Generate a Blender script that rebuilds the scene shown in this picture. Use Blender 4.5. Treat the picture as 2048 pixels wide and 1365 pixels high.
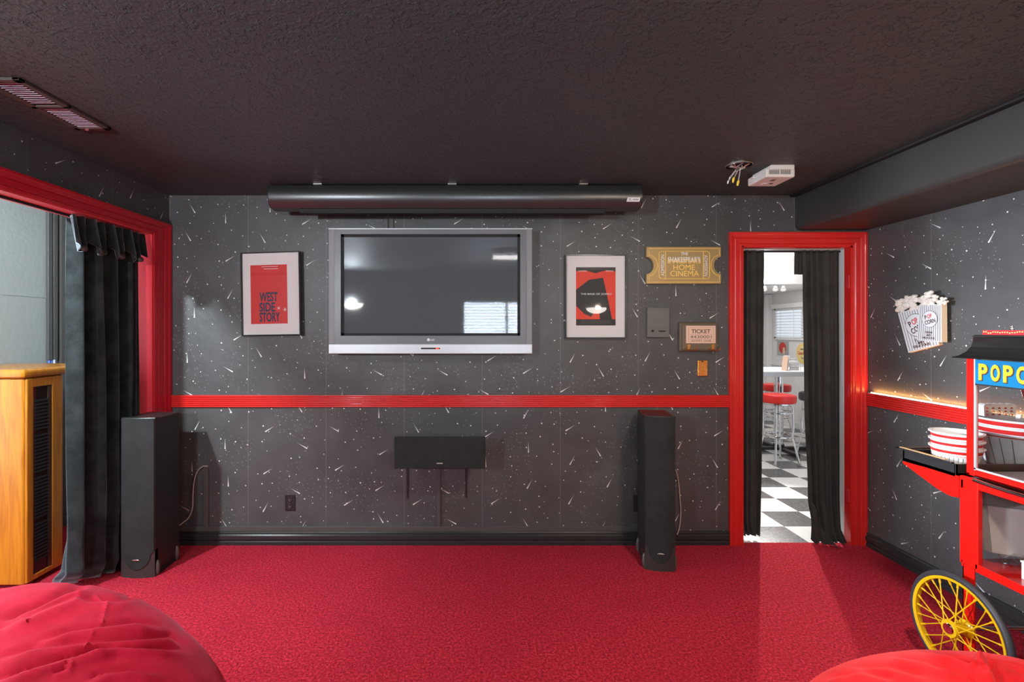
import bpy, bmesh, math, random
from mathutils import Vector, Matrix, noise
from math import pi, sin, cos, radians as R
random.seed(7)
S = bpy.context.scene
COL = S.collection
for o in list(bpy.data.objects): bpy.data.objects.remove(o)

# ------------------------------------------------------------------ camera
F, CX, CY, H = 985.0, 955.0, 660.0, 1.47      # focal length and principal point in photo pixels, eye height
cam = bpy.data.cameras.new('camera'); cam.sensor_fit = 'HORIZONTAL'; cam.sensor_width = 36
cam.lens = F*36/2048; cam.shift_x = (1024-CX)/2048; cam.shift_y = -(682.5-CY)/2048
cam.clip_start = 0.05
co = bpy.data.objects.new('camera', cam); COL.objects.link(co)
co.location = (0, 0, H); co.rotation_euler = (pi/2, 0, 0); S.camera = co

# ------------------------------------------------------------------ world, exposure
w = bpy.data.worlds.new('world'); S.world = w; w.use_nodes = True
w.node_tree.nodes['Background'].inputs[0].default_value = (0.75, 0.85, 1.0, 1)
w.node_tree.nodes['Background'].inputs[1].default_value = 1.0
S.view_settings.view_transform = 'Standard'; S.view_settings.look = 'None'
S.view_settings.exposure = 0.13; S.view_settings.gamma = 1.0; S.view_settings.use_curve_mapping = False

def lamp(name, kind, loc, power, col=(1,1,1), size=0.1, size_y=None, aim=None, spread=None):
    l = bpy.data.lights.new(name, kind); l.energy = power; l.color = col
    if kind == 'AREA':
        l.size = size
        if size_y: l.shape = 'RECTANGLE'; l.size_y = size_y
        if spread: l.spread = spread
    else: l.shadow_soft_size = size
    o = bpy.data.objects.new(name, l); COL.objects.link(o); o.location = loc
    if aim is not None: o.rotation_euler = (Vector(aim)-Vector(loc)).to_track_quat('-Z', 'Y').to_euler()
    return o
WARM = (1.0, 0.80, 0.60); COOL = (0.80, 0.93, 1.0)
# (daylight enters through the emissive rear window pane below) ceiling lamp, two added fill lamps, sconce uplights
lamp('ceiling_lamp_light', 'AREA', (0.34, 0.75, 2.315), 4, (1.0,0.95,0.90), 0.32, 0.32, (0.34, 0.75, 0))
lamp('fill_lamp_light', 'AREA', (1.25, 1.15, 2.378), 36, (1.0,0.90,0.78), 0.20, 0.20, (1.25, 1.15, 0))  # unseen lamps added to fill the room with light
lamp('fill_lamp_light', 'AREA', (-1.80, 1.15, 2.378), 14, (0.92,0.97,1.0), 0.20, 0.20, (-1.80, 1.15, 0))
def uplight(x, z, p, col, tx):
    o = lamp('sconce_light', 'SPOT', (x, -1.10, z), p, col, 0.03, aim=(tx, 0.35, 2.39)); o.data.spot_size = R(150); o.data.spot_blend = 1.0
uplight(-1.95, 1.87, 1000, (0.82, 0.92, 1.0), -1.6)
uplight(1.90, 1.81, 260, WARM, 1.8)
# the lit room on the left (its glass door is built below)
lamp('left_room_ceiling_light', 'POINT', (-2.44, 1.55, 2.30), 260, COOL, 0.04)
dl = lamp('left_room_daylight', 'AREA', (-4.62, 2.52, 1.75), 17, (0.80,0.86,1.0), 0.25, 0.3, aim=(2.65, 2.20, 1.20), spread=R(26))
# the diner room
lamp('diner_panel_light', 'AREA', (2.6, 5.0, 2.37), 28, (1.0,0.97,0.94), 1.6, 1.6, (2.6, 5.0, 0))
lamp('diner_spot_light', 'POINT', (3.575, 6.12, 1.98), 25, (1.0,0.97,0.95), 0.035)
sp = lamp('diner_spot_beam', 'SPOT', (3.56, 6.10, 1.97), 420, (1.0,0.97,0.95), 0.03, aim=(2.1, 3.0, 0.0)); sp.data.spot_size = R(46); sp.data.spot_blend = 0.3
lamp('diner_back_light', 'AREA', (3.9, 7.0, 2.03), 5, (1.0,0.98,0.96), 0.8, 0.8, (3.9, 7.0, 0))

# ------------------------------------------------------------------ materials
MATS = {}
def mat(name, col, rough=0.6, metal=0.0, spec=0.5, emit=None, estr=0, coat=0, sheen=0, bump=None, trans=0, ior=1.45, alpha=1):
    if name in MATS: return MATS[name]
    m = bpy.data.materials.new(name); m.use_nodes = True
    nt = m.node_tree; b = nt.nodes['Principled BSDF']
    b.inputs['Base Color'].default_value = (*col, 1)
    b.inputs['Roughness'].default_value = rough; b.inputs['Metallic'].default_value = metal
    b.inputs['Specular IOR Level'].default_value = spec; b.inputs['IOR'].default_value = ior
    b.inputs['Coat Weight'].default_value = coat; b.inputs['Coat Roughness'].default_value = 0.1
    b.inputs['Sheen Weight'].default_value = sheen
    b.inputs['Transmission Weight'].default_value = trans
    b.inputs['Alpha'].default_value = alpha
    if emit: b.inputs['Emission Color'].default_value = (*emit, 1); b.inputs['Emission Strength'].default_value = estr
    n = nt.nodes.new('ShaderNodeTexNoise'); n.inputs['Scale'].default_value = bump[0] if bump else 40
    n.inputs['Detail'].default_value = 3
    g = nt.nodes.new('ShaderNodeNewGeometry'); nt.links.new(g.outputs['Position'], n.inputs['Vector'])
    bp = nt.nodes.new('ShaderNodeBump'); bp.inputs['Strength'].default_value = bump[1] if bump else 0.02
    bp.inputs['Distance'].default_value = bump[2] if bump else 0.002
    nt.links.new(n.outputs['Fac'], bp.inputs['Height']); nt.links.new(bp.outputs['Normal'], b.inputs['Normal'])
    MATS[name] = m; return m

class NT:                       # small shader-node builder
    def __init__(s, name):
        s.m = bpy.data.materials.new(name); s.m.use_nodes = True; s.t = s.m.node_tree
        s.b = s.t.nodes['Principled BSDF']; MATS[name] = s.m
        s.pos = s.n('ShaderNodeNewGeometry').outputs['Position']
    def n(s, k, **kw):
        x = s.t.nodes.new(k)
        for a, v in kw.items(): setattr(x, a, v)
        return x
    def set(s, sock, v):
        if hasattr(v, 'links') or isinstance(v, bpy.types.NodeSocket): s.t.links.new(v, sock)
        else: sock.default_value = v
    def m_(s, op, a, b=0.0, c=0.0, clamp=False):
        x = s.n('ShaderNodeMath', operation=op); x.use_clamp = clamp
        s.set(x.inputs[0], a); s.set(x.inputs[1], b)
        if len(x.inputs) > 2: s.set(x.inputs[2], c)
        return x.outputs[0]
    def sep(s, v):
        x = s.n('ShaderNodeSeparateXYZ'); s.set(x.inputs[0], v); return x.outputs
    def comb(s, x, y, z=0.0):
        c = s.n('ShaderNodeCombineXYZ'); s.set(c.inputs[0], x); s.set(c.inputs[1], y); s.set(c.inputs[2], z); return c.outputs[0]
    def noise(s, v, sc, det=2.0, rough=0.5):
        x = s.n('ShaderNodeTexNoise'); s.set(x.inputs['Vector'], v); x.inputs['Scale'].default_value = sc
        x.inputs['Detail'].default_value = det; x.inputs['Roughness'].default_value = rough; return x.outputs['Fac']
    def voro(s, v, sc, dim='3D', feat='F1'):
        x = s.n('ShaderNodeTexVoronoi', voronoi_dimensions=dim, feature=feat); s.set(x.inputs['Vector'], v)
        x.inputs['Scale'].default_value = sc; return x
    def ramp(s, v, stops):
        x = s.n('ShaderNodeValToRGB'); s.set(x.inputs[0], v); e = x.color_ramp.elements
        while len(e) < len(stops): e.new(0.5)
        for i, (p, c) in enumerate(stops): e[i].position = p; e[i].color = (*c, 1)
        return x.outputs[0]
    def mix(s, f, a, b):
        x = s.n('ShaderNodeMix', data_type='RGBA'); s.set(x.inputs[0], f)
        s.set(x.inputs[6], a if not isinstance(a, tuple) else (*a, 1)); s.set(x.inputs[7], b if not isinstance(b, tuple) else (*b, 1))
        return x.outputs[2]
    def bump(s, h, st, d):
        x = s.n('ShaderNodeBump'); s.set(x.inputs['Height'], h); x.inputs['Strength'].default_value = st
        x.inputs['Distance'].default_value = d; s.t.links.new(x.outputs[0], s.b.inputs['Normal'])
    def sstep(s, v, a, b):
        x = s.n('ShaderNodeMapRange', interpolation_type='SMOOTHSTEP'); s.set(x.inputs[0], v)
        x.inputs[1].default_value = a; x.inputs[2].default_value = b; return x.outputs[0]

def wallpaper(name):
    s = NT(name); X, Y, Z = s.sep(s.pos)
    u = s.m_('ADD', X, Y); v = Z; uv = s.comb(u, v)
    mask = 0.0
    for (cell, off, L, W) in ((0.256, 0.0, 0.078, 0.0078),):
        gx = s.m_('ADD', s.m_('DIVIDE', u, cell), off); gy = s.m_('ADD', s.m_('DIVIDE', v, cell), off*1.7)
        ix = s.m_('FLOOR', gx); gy = s.m_('ADD', gy, s.m_('MULTIPLY', s.m_('PINGPONG', ix, 1.0), 0.5))
        iy = s.m_('FLOOR', gy)
        wn = s.n('ShaderNodeTexWhiteNoise', noise_dimensions='2D'); s.set(wn.inputs['Vector'], s.comb(ix, iy))
        r, g, b = s.sep(wn.outputs['Color'])
        dx = s.m_('MULTIPLY', s.m_('SUBTRACT', s.m_('FRACT', gx), s.m_('ADD', 0.35, s.m_('MULTIPLY', r, 0.3))), cell)
        dy = s.m_('MULTIPLY', s.m_('SUBTRACT', s.m_('FRACT', gy), s.m_('ADD', 0.35, s.m_('MULTIPLY', g, 0.3))), cell)
        k = s.m_('FLOOR', s.m_('MULTIPLY', b, 4.999))         # five headings
        ang = s.m_('ADD', 0.55, s.m_('MULTIPLY', k, 0.52))
        ca = s.m_('COSINE', ang); sa = s.m_('SINE', ang)
        al = s.m_('ADD', s.m_('MULTIPLY', dx, ca), s.m_('MULTIPLY', dy, sa))
        ac = s.m_('ABSOLUTE', s.m_('SUBTRACT', s.m_('MULTIPLY', dy, ca), s.m_('MULTIPLY', dx, sa)))
        t = s.m_('DIVIDE', al, L)
        half = s.m_('MULTIPLY', s.m_('SUBTRACT', 1.0, t), W/2)
        inside = s.m_('MULTIPLY', s.m_('GREATER_THAN', t, 0.0), s.m_('LESS_THAN', t, 1.0))
        c = s.m_('MULTIPLY', s.m_('LESS_THAN', ac, half), inside)
        c = s.m_('MULTIPLY', c, s.m_('SUBTRACT', 1.0, s.m_('MULTIPLY', t, 0.6)))
        mask = s.m_('MAXIMUM', mask, c)
    V = s.voro(uv, 10.5, '2D'); rr = s.sep(V.outputs['Color'])[0]
    dots = s.m_('LESS_THAN', V.outputs['Distance'], s.m_('ADD', 0.022, s.m_('MULTIPLY', rr, 0.028)))
    V2 = s.voro(uv, 27.0, '2D')
    cl = s.sstep(s.noise(uv, 4.0, 2), 0.46, 0.62)
    dots2 = s.m_('MULTIPLY', s.m_('MULTIPLY', s.m_('LESS_THAN', V2.outputs['Distance'], 0.055), cl), 0.45)
    mask = s.m_('MAXIMUM', mask, s.m_('MAXIMUM', s.m_('MULTIPLY', dots, 0.9), dots2))
    neb = s.noise(uv, 3.0, 4, 0.6)
    base = s.ramp(neb, [(0.3, (0.058, 0.057, 0.055)), (0.62, (0.078, 0.078, 0.077)), (0.8, (0.105, 0.107, 0.110))])
    fu = s.m_('FRACT', s.m_('DIVIDE', s.m_('SUBTRACT', u, 1.10+3.37-0.001), 0.534))
    seam = s.m_('MULTIPLY', s.m_('LESS_THAN', fu, 0.0045), 0.13)
    col = s.mix(s.m_('MAXIMUM', mask, seam), base, (0.80, 0.80, 0.78))
    s.set(s.b.inputs['Base Color'], col); s.b.inputs['Roughness'].default_value = 0.42
    s.b.inputs['Specular IOR Level'].default_value = 0.45
    h = s.noise(s.pos, 130, 3, 0.6); h2 = s.noise(s.pos, 14, 2)
    s.bump(s.m_('ADD', s.m_('MULTIPLY', h, 0.35), h2), 0.35, 0.006)
    return s.m
wallpaper('wallpaper')

s = NT('ceiling_paint')        # knockdown texture under flat black paint
k1 = s.noise(s.pos, 26, 4, 0.62); k2 = s.noise(s.pos, 2.2, 3)
pl = s.sstep(s.m_('ADD', k1, s.m_('MULTIPLY', s.m_('SUBTRACT', k2, 0.5), 0.25)), 0.53, 0.57)
s.set(s.b.inputs['Base Color'], s.mix(s.noise(s.pos, 1.5, 3), (0.046,0.051,0.049), (0.060,0.066,0.063)))
s.b.inputs['Roughness'].default_value = 0.5; s.b.inputs['Specular IOR Level'].default_value = 0.35
s.bump(s.m_('ADD', pl, s.m_('MULTIPLY', s.noise(s.pos, 90, 2), 0.2)), 1.0, 0.012)

s = NT('soffit_paint')
s.b.inputs['Base Color'].default_value = (0.036, 0.034, 0.032, 1); s.b.inputs['Roughness'].default_value = 0.45
s.b.inputs['Specular IOR Level'].default_value = 0.4
s.bump(s.noise(s.pos, 60, 3), 0.12, 0.003)

s = NT('carpet')               # short red cut pile
n1 = s.noise(s.pos, 85, 4, 0.85); n2 = s.noise(s.pos, 3.5, 3); n3 = s.noise(s.pos, 60, 2, 0.6)
c = s.ramp(n1, [(0.36, (0.12, 0.002, 0.007)), (0.50, (0.58, 0.010, 0.030)), (0.64, (0.90, 0.055, 0.085))])
c = s.mix(s.m_('MULTIPLY', s.sstep(n2, 0.35, 0.7), 0.22), c, (0.40, 0.006, 0.030))
s.set(s.b.inputs['Base Color'], c); s.b.inputs['Roughness'].default_value = 0.95
s.b.inputs['Specular IOR Level'].default_value = 0.1
s.b.inputs['Sheen Weight'].default_value = 0.12; s.b.inputs['Sheen Tint'].default_value = (1, 0.3, 0.4, 1)
s.bump(s.m_('ADD', n1, s.m_('MULTIPLY', n3, 0.8)), 0.9, 0.012)

s = NT('checker_vinyl')
X, Y, Z = s.sep(s.pos)
gx = s.m_('DIVIDE', s.m_('SUBTRACT', X, 2.289), 0.305); gy = s.m_('DIVIDE', s.m_('SUBTRACT', Y, 3.678), 0.305)
par = s.m_('FLOORED_MODULO', s.m_('ADD', s.m_('FLOOR', gx), s.m_('FLOOR', gy)), 2.0)
mn = s.noise(s.pos, 45, 4, 0.7)
dk = s.ramp(mn, [(0.35, (0.03, 0.029, 0.027)), (0.7, (0.15, 0.145, 0.14))])
lt = s.ramp(mn, [(0.3, (0.70, 0.67, 0.65)), (0.7, (0.82, 0.80, 0.78))])
s.set(s.b.inputs['Base Color'], s.mix(par, dk, lt)); s.b.inputs['Roughness'].default_value = 0.2
s.bump(s.noise(s.pos, 70, 3), 0.25, 0.002)

s = NT('oak')
X, Y, Z = s.sep(s.pos)
wv = s.comb(s.m_('MULTIPLY', s.m_('ADD', X, Y), 7.0), s.m_('MULTIPLY', Z, 0.55))
d = s.noise(wv, 1.3, 3); g2 = s.noise(s.comb(s.m_('MULTIPLY', s.m_('ADD', X, Y), 60.0), s.m_('MULTIPLY', Z, 3.0)), 2.0, 3)
rings = s.m_('SINE', s.m_('MULTIPLY', d, 55.0))
f = s.m_('ADD', s.m_('MULTIPLY', rings, 0.12), s.m_('ADD', s.m_('MULTIPLY', g2, 0.45), 0.27))
s.set(s.b.inputs['Base Color'], s.ramp(f, [(0.2, (0.30, 0.095, 0.004)), (0.55, (0.46, 0.175, 0.008)), (0.85, (0.56, 0.235, 0.014))]))
s.b.inputs['Roughness'].default_value = 0.3; s.b.inputs['Coat Weight'].default_value = 0.3; s.bump(g2, 0.08, 0.001)

def velvet(name, c0, c1, sheen, tint, nb=25, bd=0.004, bs=0.3):
    s = NT(name); n = s.noise(s.pos, 9, 4, 0.65)
    s.set(s.b.inputs['Base Color'], s.mix(s.sstep(n, 0.3, 0.7), c0, c1))
    s.b.inputs['Roughness'].default_value = 0.85; s.b.inputs['Specular IOR Level'].default_value = 0.15
    s.b.inputs['Sheen Weight'].default_value = sheen; s.b.inputs['Sheen Roughness'].default_value = 0.4
    s.b.inputs['Sheen Tint'].default_value = (*tint, 1)
    s.bump(s.noise(s.pos, nb, 4, 0.6), bs, bd)
velvet('red_plush_cool_light', (0.30, 0.002, 0.014), (0.42, 0.005, 0.025), 0.15, (1, 0.30, 0.40))  # one plush in two reds, each bag's light colour mixed into its base
velvet('red_plush_warm_light', (0.56, 0.007, 0.010), (0.74, 0.014, 0.018), 0.20, (1, 0.35, 0.35))
velvet('black_velvet', (0.007, 0.009, 0.009), (0.024, 0.029, 0.029), 0.8, (0.7, 0.88, 0.95), 18, 0.006, 0.4)
velvet('charcoal_cloth', (0.034, 0.034, 0.032), (0.050, 0.050, 0.046), 0.10, (0.8, 0.8, 0.8), 60, 0.002, 0.15)
velvet('grille_cloth', (0.022, 0.022, 0.022), (0.030, 0.030, 0.030), 0.05, (0.8, 0.8, 0.8), 500, 0.001, 0.3)

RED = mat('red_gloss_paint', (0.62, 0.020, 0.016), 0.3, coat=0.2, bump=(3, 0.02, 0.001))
RED_DIM = mat('red_gloss_dim_light', (0.46, 0.008, 0.020), 0.3, coat=0.2, bump=(3, 0.02, 0.001))  # same trim red, deepened where the warm light is missing
REDF = mat('red_flat_paint', (0.62, 0.035, 0.050), 0.35)
BLK = mat('black_gloss_paint', (0.030, 0.030, 0.030), 0.22)
BLKS = mat('black_satin', (0.020, 0.020, 0.020), 0.40)
BLKM = mat('black_matte', (0.010, 0.010, 0.010), 0.7)
GRYB = mat('dark_painted_plastic', (0.075, 0.072, 0.068), 0.45, bump=(90, 0.3, 0.002))
WHT = mat('white_paint', (0.78, 0.77, 0.76), 0.5)
WHTG = mat('pale_jamb_paint', (0.62, 0.66, 0.66), 0.4)
PLW = mat('white_plastic', (0.78, 0.74, 0.68), 0.4)
MATB = mat('mat_board', (0.80, 0.77, 0.74), 0.8)
SILV = mat('silver_plastic', (0.55, 0.57, 0.58), 0.35, metal=0.3)
GUN = mat('gunmetal_plastic', (0.14, 0.145, 0.15), 0.35)
GUN2 = mat('gunmetal_speaker_side', (0.21, 0.215, 0.22), 0.45)
CHR = mat('chrome', (0.82, 0.82, 0.82), 0.07, metal=1.0)
STEEL = mat('brushed_steel', (0.55, 0.54, 0.52), 0.32, metal=1.0)
BRS = mat('polished_brass', (0.90, 0.52, 0.14), 0.25, metal=1.0)
GOLD = mat('gold_paint', (0.92, 0.62, 0.16), 0.4)
LGOLD = mat('sign_gold_face', (0.42, 0.29, 0.12), 0.33, metal=0.3)
CART = mat('cart_red_enamel', (0.66, 0.010, 0.006), 0.22, coat=0.3)
YEL = mat('yellow_enamel', (0.74, 0.46, 0.008), 0.28)
RUB = mat('tyre_rubber', (0.035, 0.037, 0.042), 0.5)
BLU = mat('sign_blue', (0.006, 0.15, 0.32), 0.3)
RVIN = mat('red_vinyl', (0.70, 0.030, 0.025), 0.28)
BVIN = mat('black_vinyl', (0.035, 0.033, 0.036), 0.35)
POSR = mat('poster_red', (0.66, 0.035, 0.030), 0.5)
POSO = mat('poster_orange_red', (0.80, 0.050, 0.020), 0.5)
POSK = mat('poster_black', (0.022, 0.020, 0.020), 0.5)
NAVY = mat('poster_navy_ink', (0.030, 0.040, 0.090), 0.5)
INK = mat('white_ink', (0.80, 0.78, 0.75), 0.6)
GINK = mat('grey_ink', (0.12, 0.11, 0.10), 0.6)
RINK = mat('red_ink', (0.60, 0.05, 0.04), 0.6)
BNDR = mat('bowl_red_band', (0.62, 0.022, 0.020), 0.3)
BWL = mat('bowl_white', (0.82, 0.82, 0.81), 0.3)
CARD = mat('grey_cardboard', (0.36, 0.33, 0.30), 0.8)
CARDD = mat('cardboard_inside', (0.20, 0.185, 0.165), 0.8)
PEACH = mat('ticket_paper', (0.72, 0.50, 0.38), 0.7)
WIRE = mat('speaker_wire', (0.42, 0.34, 0.29), 0.5)
SHADE = mat('frosted_sconce_glass', (0.9, 0.88, 0.85), 0.4, emit=(1.0, 0.93, 0.85), estr=22.0)
BULB = mat('lit_bulb', (1, 1, 1), 0.4, emit=(1.0, 0.97, 0.92), estr=60.0)
LED = mat('led_bead', (1, 0.9, 0.7), 0.4, emit=(1.0, 0.50, 0.16), estr=26.0)
DAY = mat('window_daylight_glass', (0.8, 0.9, 1.0), 0.1, emit=(0.80, 0.90, 1.0), estr=19.0)
BLIND = mat('blind_slat', (0.78, 0.80, 0.82), 0.5)
KERN = mat('popcorn_cream', (0.74, 0.69, 0.60), 0.7, bump=(120, 0.6, 0.004))
BAGW = mat('sign_white_wood', (0.66, 0.67, 0.66), 0.6)
BAGE = mat('sign_cream_edge', (0.78, 0.68, 0.50), 0.6)
TRAYLIT = mat('tray_led_lit_tan', (0.66, 0.42, 0.20), 0.5)
DGLASS = mat('dark_tinted_glass', (0.05, 0.035, 0.025), 0.06, trans=0.5)
BLUC = mat('blue_cable', (0.15, 0.22, 0.65), 0.4)
WHC = mat('white_cable', (0.75, 0.76, 0.80), 0.4)
YNUT = mat('yellow_wire_nut', (0.85, 0.62, 0.06), 0.4)
SCR = mat('plasma_glass', (0.085, 0.097, 0.105), 0.035, spec=0.75)
NICK = mat('badge_silver', (0.55, 0.55, 0.55), 0.3, metal=0.8)
REDL = mat('red_led', (0.6, 0.02, 0.02), 0.4, emit=(1.0, 0.05, 0.03), estr=2.0)

def glass(name, tint, refl=0.5):
    m = bpy.data.materials.new(name); m.use_nodes = True; nt = m.node_tree; nt.nodes.clear()
    o = nt.nodes.new('ShaderNodeOutputMaterial'); t = nt.nodes.new('ShaderNodeBsdfTransparent'); t.inputs[0].default_value = (*tint, 1)
    g = nt.nodes.new('ShaderNodeBsdfGlossy'); g.inputs['Roughness'].default_value = 0.02
    fr = nt.nodes.new('ShaderNodeFresnel'); fr.inputs[0].default_value = 1.5
    mu = nt.nodes.new('ShaderNodeMath'); mu.operation = 'MULTIPLY'; mu.inputs[1].default_value = refl
    gm = nt.nodes.new('ShaderNodeNewGeometry'); fb = nt.nodes.new('ShaderNodeMath'); fb.operation = 'SUBTRACT'; fb.inputs[0].default_value = 1.0
    nt.links.new(gm.outputs['Backfacing'], fb.inputs[1]); ff = nt.nodes.new('ShaderNodeMath'); ff.operation = 'MULTIPLY'
    nt.links.new(fr.outputs[0], ff.inputs[0]); nt.links.new(fb.outputs[0], ff.inputs[1]); nt.links.new(ff.outputs[0], mu.inputs[0])
    x = nt.nodes.new('ShaderNodeMixShader'); nt.links.new(mu.outputs[0], x.inputs[0])
    nt.links.new(t.outputs[0], x.inputs[1]); nt.links.new(g.outputs[0], x.inputs[2]); nt.links.new(x.outputs[0], o.inputs[0])
    MATS[name] = m; return m
GLS = glass('clear_glass', (0.95, 0.96, 0.96), 1.0)
PGL = glass('picture_glass', (0.97, 0.97, 0.97), 1.0)
PBAG = glass('clear_plastic_film', (0.85, 0.85, 0.85), 2.5)

# ------------------------------------------------------------------ mesh helpers
ORG = {}
class MB:
    def __init__(s): s.bm = bmesh.new()
    def face(s, pts):
        try: return s.bm.faces.new([s.bm.verts.new(p) for p in pts])
        except ValueError: return None
    def box(s, x0, x1, y0, y1, z0, z1):
        if x0 > x1: x0, x1 = x1, x0
        if y0 > y1: y0, y1 = y1, y0
        if z0 > z1: z0, z1 = z1, z0
        v = [s.bm.verts.new((x, y, z)) for x in (x0, x1) for y in (y0, y1) for z in (z0, z1)]
        for f in ((0,1,3,2),(4,6,7,5),(0,4,5,1),(2,3,7,6),(0,2,6,4),(1,5,7,3)): s.bm.faces.new([v[i] for i in f])
        return s
    def hexa(s, lo, hi):        # two quads joined
        a = [s.bm.verts.new(p) for p in lo]; b = [s.bm.verts.new(p) for p in hi]; n = len(a)
        s.bm.faces.new(a[::-1]); s.bm.faces.new(b)
        for i in range(n): s.bm.faces.new((a[i], a[(i+1) % n], b[(i+1) % n], b[i]))
        return s
    def prism(s, pts, off):     # polygon (3-D points) swept by a vector
        off = Vector(off); return s.hexa([Vector(p) for p in pts], [Vector(p)+off for p in pts])
    def ring(s, c, ax, r, n, up=None, rx=None):
        ax = Vector(ax).normalized(); t = Vector((0,0,1)) if abs(ax.z) < 0.9 else Vector((1,0,0))
        u = ax.cross(t).normalized(); v = ax.cross(u)
        return [s.bm.verts.new(Vector(c)+u*(r*cos(2*pi*i/n))+v*((rx or r)*sin(2*pi*i/n))) for i in range(n)]
    def tube(s, pts, r, n=8, cap=True, closed=False):
        pts = [Vector(p) for p in pts]; rs = r if isinstance(r, (list, tuple)) else [r]*len(pts)
        rings = []; N = len(pts); pu = None
        for i, p in enumerate(pts):
            if closed: d = (pts[(i+1) % N]-pts[i-1])
            else: d = pts[min(i+1, N-1)]-pts[max(i-1, 0)]
            d = d.normalized() if d.length > 1e-9 else Vector((0,0,1))
            if pu is None:
                t = Vector((0,0,1)) if abs(d.z) < 0.9 else Vector((1,0,0)); pu = d.cross(t).normalized()
            else:
                pu = (pu-d*pu.dot(d)); pu = pu.normalized() if pu.length > 1e-6 else d.orthogonal().normalized()
            v = d.cross(pu)
            rings.append([s.bm.verts.new(p+pu*(rs[i]*cos(2*pi*k/n))+v*(rs[i]*sin(2*pi*k/n))) for k in range(n)])
        for i in range(N if closed else N-1):
            a, b = rings[i], rings[(i+1) % N]
            for k in range(n): s.bm.faces.new((a[k], a[(k+1) % n], b[(k+1) % n], b[k]))
        if cap and not closed: s.bm.faces.new(rings[0][::-1]); s.bm.faces.new(rings[-1])
        return s
    def cyl(s, p0, p1, r, n=24): return s.tube([p0, p1], r, n)
    def lathe(s, prof, c, ax=(0,0,1), n=40, cap=True):   # prof: (radius, height along axis)
        ax = Vector(ax).normalized(); c = Vector(c)
        rings = [s.ring(c+ax*h, ax, max(r, 1e-4), n) for r, h in prof]
        for a, b in zip(rings, rings[1:]):
            for k in range(n): s.bm.faces.new((a[k], a[(k+1) % n], b[(k+1) % n], b[k]))
        if cap: s.bm.faces.new(rings[0][::-1]); s.bm.faces.new(rings[-1])
        return s
    def ball(s, c, r, sub=2, sc=(1,1,1)):
        m = Matrix.Translation(c) @ Matrix.Diagonal((*[r*k for k in sc], 1))
        bmesh.ops.create_icosphere(s.bm, subdivisions=sub, radius=1, matrix=m); return s
    def grid(s, fn, nu, nv, wrap=False):
        vs = [[s.bm.verts.new(fn(i/(nu if wrap else nu-1), j/(nv-1))) for j in range(nv)] for i in range(nu)]
        for i in range(nu if wrap else nu-1):
            for j in range(nv-1):
                a = vs[i]; b = vs[(i+1) % nu]; s.bm.faces.new((a[j], b[j], b[j+1], a[j+1]))
        return vs
    def sweep(s, prof, path, close_prof=True):   # prof [(a,b)], path fn-list of frames (origin, ua, ub)
        rings = [[s.bm.verts.new(Vector(o)+Vector(ua)*a+Vector(ub)*b) for a, b in prof] for o, ua, ub in path]
        n = len(prof)
        for p, q in zip(rings, rings[1:]):
            for k in range(n if close_prof else n-1): s.bm.faces.new((p[k], p[(k+1) % n], q[(k+1) % n], q[k]))
        if close_prof: s.bm.faces.new(rings[0][::-1]); s.bm.faces.new(rings[-1])
        return s
    def text(s, t, c, u, v, wd, ht, th=0.001, bold=0.0):   # lettering fitted into wd x ht, centred on c, facing u x v
        cu = bpy.data.curves.new('t', 'FONT'); cu.body = t; cu.extrude = 0.5; cu.offset = bold
        cu.resolution_u = 3
        ob = bpy.data.objects.new('t', cu); COL.objects.link(ob)
        me = bpy.data.meshes.new_from_object(ob.evaluated_get(bpy.context.evaluated_depsgraph_get()))
        xs = [p.co.x for p in me.vertices]; ys = [p.co.y for p in me.vertices]
        if not xs: return s
        x0, x1, y0, y1 = min(xs), max(xs), min(ys), max(ys)
        u = Vector(u).normalized(); v = Vector(v).normalized(); n = u.cross(v); c = Vector(c)
        base = len(s.bm.verts); vs = []
        for p in me.vertices:
            a = ((p.co.x-x0)/(x1-x0)-0.5)*wd; b = ((p.co.y-y0)/(y1-y0)-0.5)*ht
            vs.append(s.bm.verts.new(c+u*a+v*b+n*((p.co.z+0.5)*th)))
        for pl in me.polygons:
            try: s.bm.faces.new([vs[i] for i in pl.vertices])
            except ValueError: pass
        bpy.data.objects.remove(ob); bpy.data.curves.remove(cu); bpy.data.meshes.remove(me)
        return s
    def build(s, name, m, parent=None, bevel=0, smooth=False, seg=2, solid=0, sub=0, keep=False):
        bm = s.bm
        if not keep: bmesh.ops.recalc_face_normals(bm, faces=bm.faces)
        if parent is not None: o_ = ORG[parent]
        else:
            xs = [v.co for v in bm.verts]
            mn = Vector([min(c[i] for c in xs) for i in range(3)]); mx = Vector([max(c[i] for c in xs) for i in range(3)])
            o_ = Vector(((mn.x+mx.x)/2, (mn.y+mx.y)/2, mn.z))
        for v in bm.verts: v.co = v.co-o_
        me = bpy.data.meshes.new(name); bm.to_mesh(me); bm.free()
        me.materials.append(MATS[m] if isinstance(m, str) else m)
        if smooth:
            for p in me.polygons: p.use_smooth = True
            try: me.set_sharp_from_angle(angle=R(40))
            except Exception: pass
        o = bpy.data.objects.new(name, me); COL.objects.link(o)
        if parent is not None: o.parent = parent
        else: o.location = o_
        ORG[o] = o_
        if solid: md = o.modifiers.new('solid', 'SOLIDIFY'); md.thickness = solid; md.offset = 0
        if bevel: md = o.modifiers.new('bevel', 'BEVEL'); md.width = bevel; md.segments = seg; md.limit_method = 'ANGLE'
        if sub: md = o.modifiers.new('sub', 'SUBSURF'); md.levels = sub; md.render_levels = sub
        return o

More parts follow.
